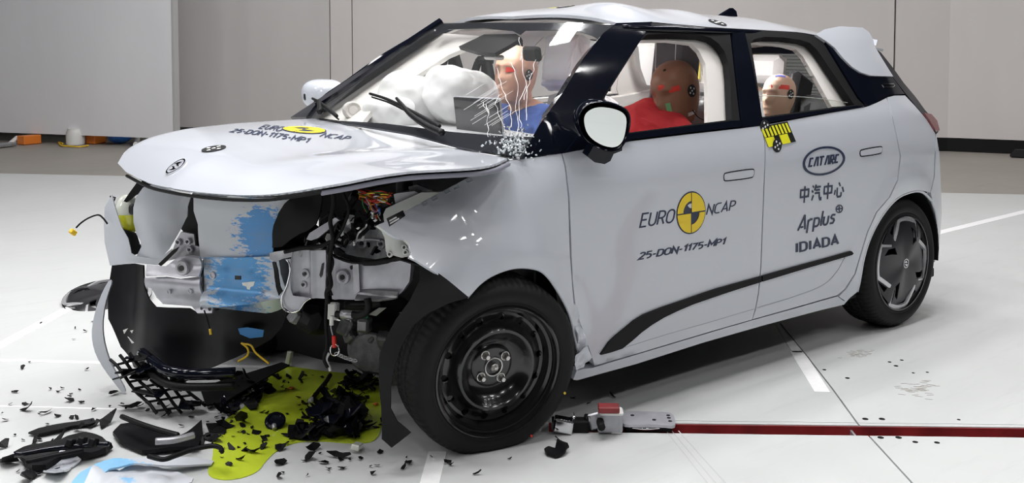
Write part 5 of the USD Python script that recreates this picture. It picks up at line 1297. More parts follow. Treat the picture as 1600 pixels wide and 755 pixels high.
# crumpled silver metal behind the front wheel at the foot of the door
rg = random.Random(8)
for px_, lab in (([(893, 470), (900, 478), (908, 505), (916, 533), (922, 556), (915, 563), (905, 545), (898, 515)], 'buckled silver wing edge at the foot of the front door'), ([(900, 556), (918, 540), (924, 558), (915, 575), (903, 580), (898, 570)], 'crumpled silver flap at the front of the sill')):
    plate(car, 'buckled_edge', px_, on_surf(905, 540, side_g)+np.array([0, -.012, 0]), (-.25, -.97, 0), 'car_paint', .005, wrinkle(.09, 22, rg.randint(1, 30)), .008, lab)

# ================================================================== inside the car
def ip(name, m, mt, sm=40, **k): return part(car, name, m, mt, sm, **k)
def far_g(x, y, z): return y - W(x, z)
def far_poly(px, step=8):
    P = np.array([on_surf(a, b, far_g) for a, b in densify(px, step)]); return Polygon([(p[0], p[2]) for p in P]).buffer(0)
# head lining and cream trims
hl = Polygon([(x, -half_w(x)+.03) for x in rx] + [(x, half_w(x)-.03) for x in rx[::-1]])
ip('headliner', sheet(hl, lambda x, y: np.stack([x, y, roof_z(x, y)-.045], 1), .08, .01, (0, 0, 1)), 'cream_trim')
flank('door_trim', flank_poly(pxpoly(DOOR_F), 14), 'cream_cloth', .02, off=-.075, step=.1)
for pl in (fdoor_poly, flank_poly(pxpoly(DOOR_R), 14)):
    flank('door_trim', pl.buffer(-.01), 'cream_cloth', .02, off=-.06, far=True, step=.1)
ring_f = pxpoly([(1000, 50), (1100, 49), (1150, 52), (1152, 192), (1122, 196), (1121, 130), (1118, 100), (1108, 80), (1096, 68), (1060, 63), (1008, 63)])
flank('pillar_trim', flank_poly(ring_f), 'cream_trim', .02, off=-.055, step=.05)
ring_r = pxpoly([(1168, 55), (1250, 55), (1300, 80), (1350, 166), (1316, 168), (1290, 122), (1270, 88), (1258, 76), (1240, 71), (1196, 66), (1174, 66)])
flank('pillar_trim', flank_poly(ring_r), 'cream_trim', .02, off=-.055, step=.05)
fr_x = fr_poly.union(ff_poly)
for q in (ff_poly, fr_poly, b_poly): flank('pillar_trim', q, 'cream_trim', .012, off=-.045, far=True, step=.08)
flank('pillar_trim', c_poly.buffer(.03), 'cream_trim', .012, off=-.05, far=True, step=.08)
flank('pillar_trim', c_poly.buffer(.02), 'cream_trim', .012, off=-.05, step=.08)
# broad far windscreen-pillar trim with a tweeter
AT = [(450, 184), (462, 176), (505, 146), (548, 114), (606, 74), (672, 33), (735, 36), (752, 42), (728, 50), (690, 66), (640, 98), (600, 124), (575, 146), (556, 168), (545, 186)]
wss('a_pillar_trim', AT, 'cream_trim', -.07, .02, label='broad cream trim of the far windscreen pillar')
tw = on_ws(543, 157)+np.array([.025, 0, -.045]); tn = (C0-tw)/np.linalg.norm(C0-tw)+np.array([.2, -.2, 0])
Mt = aim_z(tn, tw)
t_ = part(car, 'tweeter', xf(lathe([(.040, -.03), (.040, .012), (.034, .016), (.030, .010), (.022, .008), (.018, .012), (0, .014), (0, -.03)], 28), Mt), 'cream_trim', 30, 'round cream loudspeaker on the far pillar')
# dashboard
ip('dashboard', sheet(Polygon([(.40, -.72), (1.0, -.66), (1.0, .66), (.40, .72), (.33, .5), (.29, 0), (.33, -.5)]), lambda x, y: np.stack([x, y, 1.022+.03*y-.05*np.clip((x-.8)/.2, 0, 1)**2-.03*np.clip((.42-x)/.1, 0, 1)], 1), .06, .12, (0, 0, -1)), 'dash_grey')
ip('dash_front', bx((.10, 1.36, .30), (.98, 0, .80), bevel=.03), 'cream_trim', 30)
ip('dash_vent', bx((.03, 1.2, .012), (.42, 0, 1.008), bevel=.004), 'matt_black', 30)
sc = ip('centre_screen', bx((.018, .27, .155), np.array(on_y(746, 181, -.05)), rot=(0, -8, 8), bevel=.006), 'screen_black', 30, label='dark upright screen on the dashboard')
part(sc, 'screen_rim', bx((.010, .278, .163), np.array(on_y(746, 181, -.05))+[.010, 0, 0], rot=(0, -8, 8), bevel=.004), 'bare_metal')
ip('console', bx((.75, .26, .34), (1.35, 0, .46), bevel=.04), 'dash_grey', 30)
# steering wheel
sw_c = np.array([1.02, -.37, .96]); Msw = aim_z((.92, 0, .38), sw_c)
a = np.linspace(0, 2*np.pi, 41)
sw = ip('steering_wheel', xf(tube(np.stack([.18*np.cos(a), .165*np.sin(a), 0*a], 1), .016, 8, False), Msw), 'seat_dark', True)
part(sw, 'hub', xf(bx((.16, .12, .05), (0, 0, -.02), bevel=.02), Msw), 'seat_dark')
part(sw, 'airbag', xf(blob((0, -.10, .05), (.13, .15, .05)), Msw), 'airbag_white', True, 'slack white driver airbag')
# inner mirror with the camera housing
hs = wss('camera_housing', [(712, 64), (752, 45), (802, 44), (810, 50), (788, 63), (768, 74), (740, 72)], 'black_plastic', -.03, .018, label='dark camera housing behind the windscreen top')
part(hs, 'housing_foot', bx((.05, .13, .022), on_ws(752, 72)+np.array([.07, 0, -.05]), rot=(0, 0, -15), bevel=.01), 'cream_trim')
mrc = on_ws(797, 66)+np.array([.12, 0, -.05])
ip('inner_mirror', bx((.03, .20, .065), mrc, rot=(0, -8, -22), bevel=.014), 'matt_black', 30, label='dark inside mirror')
# sun blinds
for s in (-1, 1): ip('sun_visor', bx((.16, .34, .012), (1.05, s*.33, 1.475), rot=(0, -12, 0), bevel=.005), 'cream_trim', 30)
# small cabin lamps under the roof, lit for the test cameras
for k_, (lx, ly, sz, ax) in enumerate(((1.06, .36, (.08, .4), (1.0, .36, 0)), (1.06, -.33, (.08, .4), (1.2, -.33, 0)), (2.15, 0, (.12, .8), (2.2, 0, 0)))):
    zt = float(roof_z(lx, ly))-.062
    ip('cabin_lamp', bx((sz[0]+.02, sz[1]+.02, .012), (lx, ly, zt+.008), bevel=.004), 'white_plastic', 30)
    rect_light('cabin_light_%03d' % k_, (lx, ly, zt), sz, CABIN_W*(1.5 if k_ == 2 else 1.0), aim=ax)
# seats
def seat(name, cx, cy, zb, m_body, m_side, hc, hs_=(.10, .27, .30), lab=None, back_h=.62, tilt=14):
    s = ip(name, bx((.52, .50, .16), (cx-.28, cy, zb), bevel=.06), m_body, 35, label=lab)
    part(s, 'backrest', bx((.15, .48, back_h), (cx+.05, cy, zb+.04+back_h/2), rot=(0, tilt, 0), bevel=.06), m_body)
    for k in (-1, 1):
        part(s, 'bolster', bx((.19, .08, back_h*.85), (cx+.01, cy+k*.22, zb+.02+back_h/2), rot=(0, tilt, 0), bevel=.035), m_side)
    h = part(s, 'headrest', bx(hs_, hc, rot=(0, tilt*.6, 0), bevel=.055), 'headrest_grey' if cy < 0 else m_side, 30)
    for k in (-1, 1): part(s, 'headrest_rod', tube([hc+[.01, k*.06, -hs_[2]/2+.02], hc+[.03, k*.06, -hs_[2]/2-.10]], .006, 6), 'chrome', True)
    return s
dh = np.array(on_y(1050, 112, -.37))+[.02, .0, 0]
ds = seat('front_seat', dh[0]+.02, -.37, .48, 'seat_grey', 'seat_grey', dh, (.11, .27, .34), 'grey driver seat with a tall rounded headrest')
for yy in (-.06, .06):
    part(ds, 'seam', tube([dh+[-.062, yy, .14], dh+[-.066, yy, 0], dh+[-.06, yy, -.14]], .0022, 5), 'ink_white', True)
ph = np.array(on_y(884, 98, .37))
ps = seat('front_seat', ph[0]+.0, .37, .48, 'seat_grey', 'seat_cream', ph, (.11, .27, .27), 'passenger seat with a crinkled foil-covered headrest')
mf = bx((.13, .29, .29), ph, rot=(0, 8, 0), bevel=.05).subdivide().subdivide().subdivide()
mf.vertices += (meshkit.fbm(mf.vertices*28, 3, 4)[:, None]-.5)*.022*(mf.vertices-ph)/np.linalg.norm(mf.vertices-ph, axis=1, keepdims=True)
part(ps, 'foil_cover', mf, 'foil' if 'foil' in MAT else 'bare_metal', 20, 'crinkled shiny plastic cover')
bench = ip('rear_seat', bx((.5, 1.24, .2), (2.45, 0, .52), bevel=.07), 'seat_grey', 35, label='grey rear bench')
part(bench, 'backrest', bx((.16, 1.24, .58), (2.72, 0, .82), rot=(0, 16, 0), bevel=.06), 'seat_grey')
def onx(px, py, X): d = ray(px, py); return C0 + d*((X-C0[0])/d[0])
rh = onx(1103, 110, 2.70)
for c, s_ in ((rh, (.10, .25, .24)), (onx(1197, 108, 2.74), (.10, .25, .16))):
    h = part(bench, 'headrest', bx(s_, c, rot=(0, 8, 0), bevel=.04), 'seat_cream')
part(bench, 'seat_belt', tube([onx(1017, 42, 2.9), onx(1014, 52, 2.9)], .01, 4), 'yellow_wire', True) if False else None
part(bench, 'belt_guide', bx((.02, .05, .16), onx(1088, 103, 2.6), bevel=.008), 'sticker_yellow', 30, label='yellow strap beside the rear headrest')
# child seat wings beside the near rear child
cs = ip('child_seat', bx((.40, .40, .14), (2.36, -.42, .70), bevel=.05), 'seat_dark', 35, label='dark child seat on the rear bench')
part(cs, 'seat_back', bx((.10, .40, .46), (2.56, -.42, .90), rot=(0, 12, 0), bevel=.04), 'seat_dark')
wing_c = on_y(1262, 152, -.40)
part(cs, 'seat_wing', bx((.20, .07, .26), wing_c+[.05, .1, -.01], rot=(0, 22, 8), bevel=.03), 'seat_dark')
part(cs, 'seat_wing', bx((.22, .12, .16), on_y(1285, 172, -.42)+[0, .05, -.03], rot=(0, 10, 0), bevel=.05), 'seat_dark')
# airbags
def airbag(name, c, r, seed, lab, rot=(0, 0, 0)):
    m = blob((0, 0, 0), r, (.8, .75, .8), rot, 4)
    m.vertices += (meshkit.fbm(m.vertices*9+5, 3, seed)[:, None]-.5)*.05*m.vertices/np.linalg.norm(m.vertices, axis=1, keepdims=True)
    m.apply_translation(c); return ip(name, m, 'airbag_white', True, label=lab)
airbag('passenger_airbag', on_y(700, 152, .26)+[.07, .0, 0], (.17, .15, .135), 2, 'large white lobe of the passenger airbag', (0, 18, 0))
airbag('passenger_airbag', on_y(626, 158, .47)+[.07, .0, 0], (.17, .14, .122), 7, 'white far lobe of the passenger airbag', (0, 18, 0))
airbag('passenger_airbag', on_y(610, 175, .42)+[0, 0, -.02], (.12, .12, .10), 9, 'lower white fold of the passenger airbag')
# white curtain airbag over the far rear windows
CUR = far_poly([(968, 66), (1035, 62), (1060, 66), (1060, 120), (1010, 126), (982, 126), (972, 100)])
flank('curtain_airbag', CUR, 'airbag_white', .05, off=-.11, far=True, step=.05, label='white curtain airbag hanging on the far side')

# ================================================================== dummies
def head_mesh(s=1.0, nose=1.0):
    tab = np.array([(-.132, .066, .012, .030), (-.122, .088, .028, .046), (-.105, .096, .046, .055), (-.085, .099, .066, .062), (-.06, .101, .084, .069), (-.03, .102, .098, .075), (0, .100, .106, .078), (.03, .100, .109, .079), (.06, .094, .105, .076), (.085, .080, .093, .067), (.105, .059, .074, .052), (.118, .036, .048, .034), (.125, .008, .012, .01)])
    zs = np.concatenate([np.linspace(-.132, .10, 44), np.linspace(.104, .125, 12)]); n = 72
    fr, bk, hw = (np.interp(zs, tab[:, 0], tab[:, k]) for k in (1, 2, 3))
    a = np.linspace(0, 2*np.pi, n, endpoint=False); V = []
    for z, f, b, h in zip(zs, fr, bk, hw):
        c = np.cos(a); x = np.where(c > 0, -f, b*1.0)*np.abs(c)**.9; y = h*np.sign(np.sin(a))*np.abs(np.sin(a))**.85
        x = np.where(c > 0, -f*np.abs(c)**.9, b*np.abs(c)**.9)
        d = nose*(.020*np.exp(-(y/.014)**2-((z+.028)/.018)**2) + .008*np.exp(-(y/.010)**2-((z-.0)/.022)**2) + .006*np.exp(-(y/.024)**2-((z+.108)/.014)**2) + .005*np.exp(-(y/.022)**2-((z+.071)/.007)**2) - .003*np.exp(-(y/.026)**2-((z+.080)/.003)**2))
        d = d - nose*.010*(np.exp(-((np.abs(y)-.032)/.016)**2-((z-.006)/.014)**2)) + nose*.004*np.exp(-((z-.032)/.012)**2)*(np.abs(y) < .055)
        x = x - d*(c > 0); V.append(np.stack([x, y, np.full(n, z)], 1))
    L = len(zs); V.append(np.array([[.0, 0, zs[0]-.002], [0, 0, zs[-1]+.001]])); Vv = np.vstack(V); F = []
    j = np.arange(n); j2 = (j+1) % n
    for k in range(L-1): F += [np.stack([k*n+j, k*n+j2, (k+1)*n+j2], 1), np.stack([k*n+j, (k+1)*n+j2, (k+1)*n+j], 1)]
    F += [np.stack([np.full(n, L*n), j2, j], 1), np.stack([np.full(n, L*n+1), (L-1)*n+j, (L-1)*n+j2], 1)]
    m = trimesh.Trimesh(Vv, np.vstack(F), process=False); m.fix_normals(); m.apply_scale(s); return m
def bones(J, links, res):
    out = []
    for a, b in links:
        sp = [to_man(sphere(J[q][3], J[q][:3], 2)) for q in (a, b)]
        out.append(manifold3d.Manifold.batch_hull(sp))
    m = manifold3d.Manifold.batch_boolean(out, manifold3d.OpType.Add).refine_to_length(res)
    t = to_tri(m); t.merge_vertices(); trimesh.smoothing.filter_taubin(t, iterations=14); return t
def dummy(name, label, hc, s, skin, shirt, trousers, head_rot=(0, 0, 0), hand_up=None, head_s=None, lean=0.0, slump=(0, 0), collar=.075):
    """a seated test dummy facing the front of the car (-x); hc is the centre of the head"""
    t = thing(name, label, 'crash test dummy', (hc[0]+.1, hc[1], hc[2]-.68*s))
    P = lambda x, y, z, r: (hc[0]+(x+slump[0]*(-.62 < z < -.2))*s, hc[1]+y*s+lean*(-z)*s, hc[2]+(z+slump[1]*(z < -.2))*s, r*s)
    J = dict(skull=P(.02, 0, -.05, .055), neck=P(.04, 0, -.15, .055), throat=P(.07, 0, -.22, .06), chest=P(.08, 0, -.36, .125), chl=P(.08, -.07, -.34, .11), chr=P(.08, .07, -.34, .11), belly=P(.14, 0, -.54, .125), hipl=P(.16, -.09, -.66, .105), hipr=P(.16, .09, -.66, .105),
             shl=P(.07, -.185, -.27, .062), shr=P(.07, .185, -.27, .062), ell=P(-.06, -.25, -.48, .045), elr=P(-.06, .25, -.48, .045), wrl=P(-.28, -.20, -.44, .030), wrr=P(-.28, .20, -.44, .030), knl=P(-.28, -.13, -.62, .062), knr=P(-.28, .13, -.62, .062), anl=P(-.52, -.13, -.90, .042), anr=P(-.52, .13, -.90, .042), tol=P(-.66, -.13, -.88, .032), tor=P(-.66, .13, -.88, .032))
    if hand_up: J['elr'] = P(*hand_up[0], .045); J['wrr'] = P(*hand_up[1], .030)
    L = [('skull', 'neck'), ('neck', 'throat'), ('throat', 'chest'), ('chl', 'chr'), ('chest', 'belly'), ('chl', 'belly'), ('chr', 'belly'), ('belly', 'hipl'), ('belly', 'hipr'), ('hipl', 'hipr'), ('throat', 'shl'), ('throat', 'shr'), ('shl', 'chl'), ('shr', 'chr'), ('shl', 'ell'), ('shr', 'elr'), ('ell', 'wrl'), ('elr', 'wrr'), ('hipl', 'knl'), ('hipr', 'knr'), ('knl', 'anl'), ('knr', 'anr'), ('anl', 'tol'), ('anr', 'tor')]
    for sd_, w_, e_ in (('l', 'wrl', 'ell'), ('r', 'wrr', 'elr')):     # hands: palm, four fingers, thumb
        W_ = np.array(J[w_][:3]); d = W_-np.array(J[e_][:3]); d /= np.linalg.norm(d); side = np.cross(d, [0, 0, 1.0]); side /= np.linalg.norm(side); nr = np.cross(side, d)
        ins = side*(1 if (sd_ == 'l') else -1)
        J['pa'+sd_] = (*(W_+d*.06*s), .026*s); L.append((w_, 'pa'+sd_))
        for k, ln in enumerate((.072, .08, .075, .06)):
            b = W_+d*.07*s+side*(k-1.5)*.019*s; m_ = b+d*ln*.55*s-nr*.008*s; e2 = b+d*ln*.95*s-nr*.032*s
            for nm_, p_, r_ in (('a', b, .0095), ('b', m_, .009), ('c', e2, .008)): J['f%d%s%s' % (k, nm_, sd_)] = (*p_, r_*s)
            L += [('f%da%s' % (k, sd_), 'f%db%s' % (k, sd_)), ('f%db%s' % (k, sd_), 'f%dc%s' % (k, sd_))]
        b = W_+d*.03*s+ins*.024*s; e2 = b+d*.045*s+ins*.03*s-nr*.015*s
        J['ta'+sd_] = (*b, .012*s); J['tb'+sd_] = (*e2, .0095*s); L.append(('ta'+sd_, 'tb'+sd_))
    body = bones(J, L, .011)
    H = head_mesh(head_s or s); MH = euler(*head_rot); MH[:3, 3] = hc; H = xf(H, MH)
    try:
        u_ = to_man(H) + to_man(body); one = to_tri(u_) if not u_.is_empty() else cat(H, body)
    except Exception:
        one = cat(H, body)
    part(t, 'body', one, skin, 50)
    # shirt: the trunk and upper arms, a little larger
    JS = {k: (*v[:3], v[3]+.014*s) for k, v in J.items()}
    for e_, s__ in (('ell', 'shl'), ('elr', 'shr')):
        A, B = np.array(J[s__][:3]), np.array(J[e_][:3]); JS[e_] = (*(A+(B-A)*.85), J[e_][3]+.02*s)
    JS['throat'] = P(.075, 0, -.255 if collar < .09 else -.225, collar)
    sh = bones(JS, [q for q in L if q[0] in ('throat', 'chl', 'chest', 'chr', 'shl', 'shr', 'belly', 'hipl') and q[1] in ('chest', 'chr', 'belly', 'shl', 'shr', 'chl', 'ell', 'elr', 'hipl', 'hipr')], .014)
    nn = sh.vertex_normals; sh.vertices += nn*((meshkit.fbm(sh.vertices*16, 3, 3)-.5)*.02*s)[:, None]
    part(t, 'shirt', sh, shirt, 60)
    JT = {k: (*v[:3], v[3]+.012*s) for k, v in J.items()}
    tr = bones(JT, [('hipl', 'hipr'), ('hipl', 'knl'), ('hipr', 'knr'), ('knl', 'anl'), ('knr', 'anr')], .02)
    part(t, 'trousers', tr, trousers, 60)
    return t, MH
def on_head(MH, t, name, az, el, size, m, hs=1.0, label=None, off=.0):
    """a patch stuck on the head: azimuth from the face (towards the near side), height el"""
    H = head_mesh(hs)
    H = xf(H, MH); c = MH[:3, 3]
    d = MH[:3, :3] @ np.array([-math.cos(math.radians(az)), -math.sin(math.radians(az)), 0])
    o = c + MH[:3, 2]*el
    near = trimesh.Trimesh(H.vertices, H.faces, process=False)
    v = H.vertices-o; along = v@d; perp = np.linalg.norm(v-along[:, None]*d, axis=1)
    k = np.argmin(np.where(along > 0, perp, 9)); p = H.vertices[k]; n = H.vertex_normals[k]
    M = aim_z(n, p+n*.0012, MH[:3, 2])
    if size[0] == 'disc':
        target_disc(M[:3, 3], n, MH[:3, 2], size[1], t, 'target_mark', label)
    else:
        w, h = size; pl = sbox(-w/2, -h/2, w/2, h/2)
        # follow the head's curve
        inv = np.linalg.inv(M); lv = (np.c_[H.vertices, np.ones(len(H.vertices))] @ inv.T)[:, :3]
        sel = lv[(np.abs(lv[:, 0]) < w) & (np.abs(lv[:, 1]) < h) & (lv[:, 2] > -.04)]
        if len(sel) > 12:
            A = np.c_[np.ones(len(sel)), sel[:, 0], sel[:, 1], sel[:, 0]**2, sel[:, 0]*sel[:, 1], sel[:, 1]**2]; co = np.linalg.lstsq(A, sel[:, 2], rcond=None)[0]
        else: co = np.zeros(6)
        f = lambda a_, b_: (np.c_[a_, b_, np.c_[np.ones_like(a_), a_, b_, a_**2, a_*b_, b_**2] @ co + .0015, np.ones_like(a_)] @ M.T)[:, :3]
        part(t, name, sheet(pl, f, (w/5, h/5), .0012, -n), m, 40, label)
LOCK = None
dc = on_y(1056, 144, -.46)
drv, MD = dummy('driver_dummy', 'brown-headed crash dummy in a red shirt leaning at the near front window', dc, 1.0, 'dummy_brown', 'shirt_red', 'shirt_black', (-8, -12, 4), head_s=1.14, slump=(-.14, .10), lean=.42, collar=.10)
for az, el, sz, m_, lab in ((8, .045, (.03, .022), 'tape_red', None), (38, .028, (.05, .024), 'tape_red', None), (18, -.045, (.022, .04), 'sticker_green', 'green sticker'), (12, -.125, (.03, .03), 'sticker_yellow', 'yellow sticker')):
    on_head(MD, drv, 'face_patch', az, el, sz, m_, 1.14, lab)
on_head(MD, drv, 'target_mark', 92, -.0, ('disc', .028), 'ink_black', 1.14, 'black round target with white dots')
on_head(MD, drv, 'forehead_hole', 20, .115, (.012, .010), 'ink_black', 1.14)
on_head(MD, drv, 'chin_label', 80, -.10, (.045, .016), 'ink_white', 1.14, 'pale strip near the jaw')
pc = on_y(806, 116, .33)
pas, MP = dummy('passenger_dummy', 'pale pink crash dummy in a blue shirt seen through the cracked windscreen', pc, 1.0, 'dummy_peach', 'shirt_blue', 'shirt_black', (0, 6, 14), head_s=1.12, slump=(0, .05))
on_head(MP, pas, 'face_patch', 22, .02, (.045, .03), 'tape_red', 1.12); on_head(MP, pas, 'target_mark', 85, .0, ('disc', .028), 'ink_black', 1.12, 'black round target with white dots')
cc = on_y(1217, 150, -.45)
chd, MC = dummy('child_dummy', 'small pale child dummy with red tape in the near rear seat', cc, .72, 'dummy_child', 'shirt_black', 'shirt_black', (0, 4, 0), head_s=.86)
on_head(MC, chd, 'face_tape', 42, .045, (.09, .022), 'tape_red', .86, 'red tape across the brow'); on_head(MC, chd, 'crown_tape', 40, .10, (.05, .02), 'tape_blue', .86, 'blue tape on the crown')
on_head(MC, chd, 'target_mark', 88, .012, ('disc', .024), 'ink_black', .86, 'black round target with white dots')
c2 = on_y(1170, 104, .40)
ch2, MC2 = dummy('child_dummy', 'child dummy half hidden behind the centre pillar in the far rear seat', c2, .72, 'dummy_child', 'shirt_white', 'shirt_black', (0, 0, 0), head_s=.86)
# sensor leads by the driver's neck
part(drv, 'sensor_cable', tube([on_y(*q, -.60) for q in densify_open([(1082, 172), (1092, 184), (1110, 190), (1128, 186), (1150, 186), (1166, 192), (1170, 199), (1155, 199), (1138, 190), (1118, 184)])], .0022, 5), 'matt_black', True, 'thin black lead looped over the window sill')
part(drv, 'neck_bib', blob(on_y(1092, 178, -.36)+[.05, .05, -.03], (.10, .12, .06), (.8, .8, .8)), 'shirt_white', True, 'white cloth behind the neck')
part(drv, 'belt', bx((.012, .05, .36), on_y(1110, 165, -.44)+[.03, .03, .02], rot=(0, 30, 0), bevel=.003), 'seat_dark', 30)

# ================================================================== the loose wheel cover and the debris
wc = on_z(168, 461, .035)
cov = thing('wheel_cover', 'loose dark wheel cover lying flat on the floor behind the bumper', 'wheel cover', (wc[0], wc[1], 0))
wheel_cover(cov, aim_z((-.10, -.16, 1.0), wc, (0.3, 1, 0)), None, 'cover')
# puddle of coolant
pud_px = [(425, 570), (470, 576), (520, 583), (560, 585), (596, 590), (602, 625), (600, 655), (590, 690), (560, 695), (500, 690), (460, 692), (432, 705), (415, 722), (404, 738), (380, 748), (352, 752), (330, 748), (323, 738), (333, 718), (333, 690), (340, 672), (352, 656), (380, 640), (395, 618), (405, 590)]
pp_ = Polygon([tuple(on_z(a, b)[:2]) for a, b in chaikin(pud_px, 2, True)]).buffer(0)
mp_ = sheet(pp_, lambda x, y: np.stack([x, y, np.full_like(x, .0030)], 1), .05, .0024, (0, 0, -1))
pud = solo('coolant_puddle', mp_, 'puddle_green', 'yellow-green coolant puddle spreading from under the wreck', 'puddle', 30)

def rest(m, z=.0035):
    m.apply_translation((0, 0, z-m.bounds[0, 2])); return m
def flat_piece(name, px, m_, label, cat_, h=.02, thick=.006, amp=.02, sc=8, seed=1, step=.025, zp=.02, curl=0.0, group=None):
    pl = Polygon([tuple(on_z(a, b, zp)[:2]) for a, b in px]).buffer(0)
    if pl.geom_type != 'Polygon': pl = max(pl.geoms, key=lambda g: g.area)
    c = np.array(pl.centroid.coords[0]); w = wrinkle(amp, sc, seed)
    R = max(pl.bounds[2]-pl.bounds[0], pl.bounds[3]-pl.bounds[1])/2
    f = lambda x, y: np.stack([x, y, zp + w(x, y) + curl*(((x-c[0])**2+(y-c[1])**2)/R**2)], 1)
    return solo(name, rest(sheet(pl, f, step, thick, (0, 0, -1))), m_, label, cat_, 25, group)
flat_piece('bumper_strip', [(44, 673), (60, 666), (110, 656), (146, 649), (150, 657), (140, 661), (112, 664), (100, 669), (60, 677)], 'black_plastic', 'long thin black bumper strip lying alone at the left', 'debris', seed=2, amp=.03)
bb_px = [(21, 712), (60, 704), (85, 697), (103, 690), (130, 688), (160, 690), (174, 696), (165, 704), (140, 712), (95, 718), (72, 731), (50, 731), (36, 721)]
p = flat_piece('bumper_wreckage', bb_px, 'black_plastic', 'black broken bumper carrier piece beside the blue-smeared panel', 'debris', seed=4, amp=.06, sc=10, thick=.02)
part(p, 'rib', tube([on_z(a, b, .06) for a, b in densify_open([(22, 711), (70, 703), (120, 697), (170, 694)])], .009, 6), 'gloss_black', True)
part(p, 'rib', tube([on_z(a, b, .05) for a, b in densify_open([(40, 722), (90, 711), (130, 703)])], .008, 6), 'shard_plastic', True)
for q in ((110, 693), (128, 690), (146, 692)): part(p, 'clip', bx((.03, .025, .03), on_z(*q, .07), rot=(10, 20, 40), bevel=.005), 'shard_plastic')
pan = flat_piece('torn_skin', [(104, 746), (112, 733), (126, 721), (150, 711), (178, 706), (222, 702), (262, 699), (310, 693), (334, 692), (330, 699), (286, 708), (246, 712), (204, 712), (170, 719), (146, 732), (132, 748), (120, 752)], 'stained_shard', 'pale blue-smeared strip of bumper skin at the front of the debris', 'debris', seed=6, amp=.05, sc=6, zp=.07, curl=-.03)
part(pan, 'torn_edge', tube([on_z(a, b, .085) for a, b in densify_open([(232, 713), (255, 718), (275, 712), (300, 703), (330, 697), (344, 700), (347, 706)])], .008, 6), 'shard_plastic', True, 'black torn edge')
fold = flat_piece('torn_skin', [(126, 762), (132, 748), (146, 733), (170, 724), (186, 728), (206, 718), (236, 719), (252, 721), (262, 720), (276, 724), (302, 739), (299, 744), (262, 751), (242, 768), (180, 776), (134, 776)], 'stained_fold', 'large crumpled pale bumper skin nearest the camera, smeared light blue in its middle', 'debris', seed=14, amp=.10, sc=9, zp=.04, step=.015)
for px_ in ([(205, 752), (225, 740), (243, 738), (236, 750), (214, 762)], [(160, 735), (168, 728), (178, 726), (170, 738)]):
    flat_piece('plastic_shard', px_, 'shard_plastic', 'flat black shard lying on the crumpled pale bumper skin' if px_[0][0] > 200 else 'small black shard on the left of the crumpled pale skin', 'debris', seed=4, amp=.03, sc=20, zp=.09, step=.02) if False else None
flat_piece('torn_skin', [(68, 737), (78, 724), (94, 712), (112, 711), (126, 717), (112, 724), (98, 742), (88, 746)], 'car_paint', 'small curled silver-grey panel scrap left of the blue-smeared panel', 'debris', seed=9, amp=.05, sc=9, curl=.03)
sp_ = flat_piece('splitter', [(176, 668), (188, 653), (212, 649), (245, 659), (280, 674), (299, 662), (315, 652), (317, 668), (309, 690), (242, 695), (222, 695), (186, 681)], 'shard_plastic', 'wedge-shaped black splitter piece in front of the sagging grille', 'debris', seed=3, amp=.05, sc=6, zp=.04, thick=.012)
part(sp_, 'bright_strip', tube([on_z(a, b, .07) for a, b in densify_open([(243, 690), (270, 688), (292, 683), (303, 680)])], .012, 6), 'bare_metal', True, 'grey shiny strip')
part(sp_, 'edge', tube([on_z(a, b, .08) for a, b in densify_open([(190, 651), (215, 661), (245, 671), (278, 680)])], .009, 6), 'black_plastic', True)
ts = flat_piece('tyre_side_shard', [(841, 690), (850, 700), (858, 696), (867, 697), (871, 687), (884, 690), (889, 699), (882, 705), (868, 709), (855, 705)], 'shard_plastic', 'jagged black shard alone on the floor right of the front wheel', 'debris', seed=5, amp=.05, sc=20, step=.012)
# heap of crushed black plastic in the puddle
rg = random.Random(77)
def shard_mesh(size, rg, elong=1.0, thick=None, bend=.3):
    n = rg.randint(4, 7); a0 = rg.uniform(0, 6.28); pts = []
    for k in range(n):
        a = a0+2*np.pi*(k+rg.uniform(-.3, .3))/n; r = size*rg.uniform(.45, 1.0); pts.append((r*math.cos(a)*elong, r*math.sin(a)/elong**.6))
    pl = Polygon(pts).buffer(0)
    if pl.geom_type != 'Polygon' or pl.area < 1e-7: pl = sbox(-size, -size*.4, size, size*.4)
    t = thick or size*.14; m = sheet(pl, lambda x, y: np.stack([x, y, bend*(x*x)/size*rg.uniform(.5, 1)], 1), size*.8, t, (0, 0, -1))
    m.apply_transform(euler(rg.uniform(-35, 35), rg.uniform(-35, 35), rg.uniform(0, 360))); return m
def pile(name, px_, n, s0, s1, label, hmax):
    pl = Polygon(px_); x0, y0, x1, y1 = pl.bounds; c = np.array(pl.centroid.coords[0]); k = 0; t = None
    while k < n:
        q = (rg.uniform(x0, x1), rg.uniform(y0, y1))
        if not pl.contains(Point(q)): continue
        e = 1-min(1, np.hypot((q[0]-c[0])/((x1-x0)/2), (q[1]-c[1])/((y1-y0)/2)))
        m = shard_mesh(rg.uniform(s0, s1), rg, rg.uniform(1, 2)); o = on_z(*q); m.apply_translation((o[0], o[1], 0)); rest(m, .004+hmax*e*rg.random())
        if t is None: t = thing(name, label, 'debris heap', (o[0], o[1], 0))
        part(t, 'fragment', m, rg.choice(['shard_plastic', 'shard_plastic', 'black_plastic', 'gloss_black']), False); k += 1
    return t
hp_ = pile('plastic_heap', [(449, 688), (485, 665), (505, 640), (524, 622), (558, 624), (569, 645), (576, 671), (558, 692), (515, 688), (472, 693)], 130, .012, .055, 'large heap of crushed black plastic in front of the front tyre', .06)
hp2 = pile('plastic_heap', [(537, 615), (545, 598), (558, 592), (586, 602), (590, 612), (576, 616)], 40, .012, .045, 'small heap of crushed black plastic behind the large heap', .07)
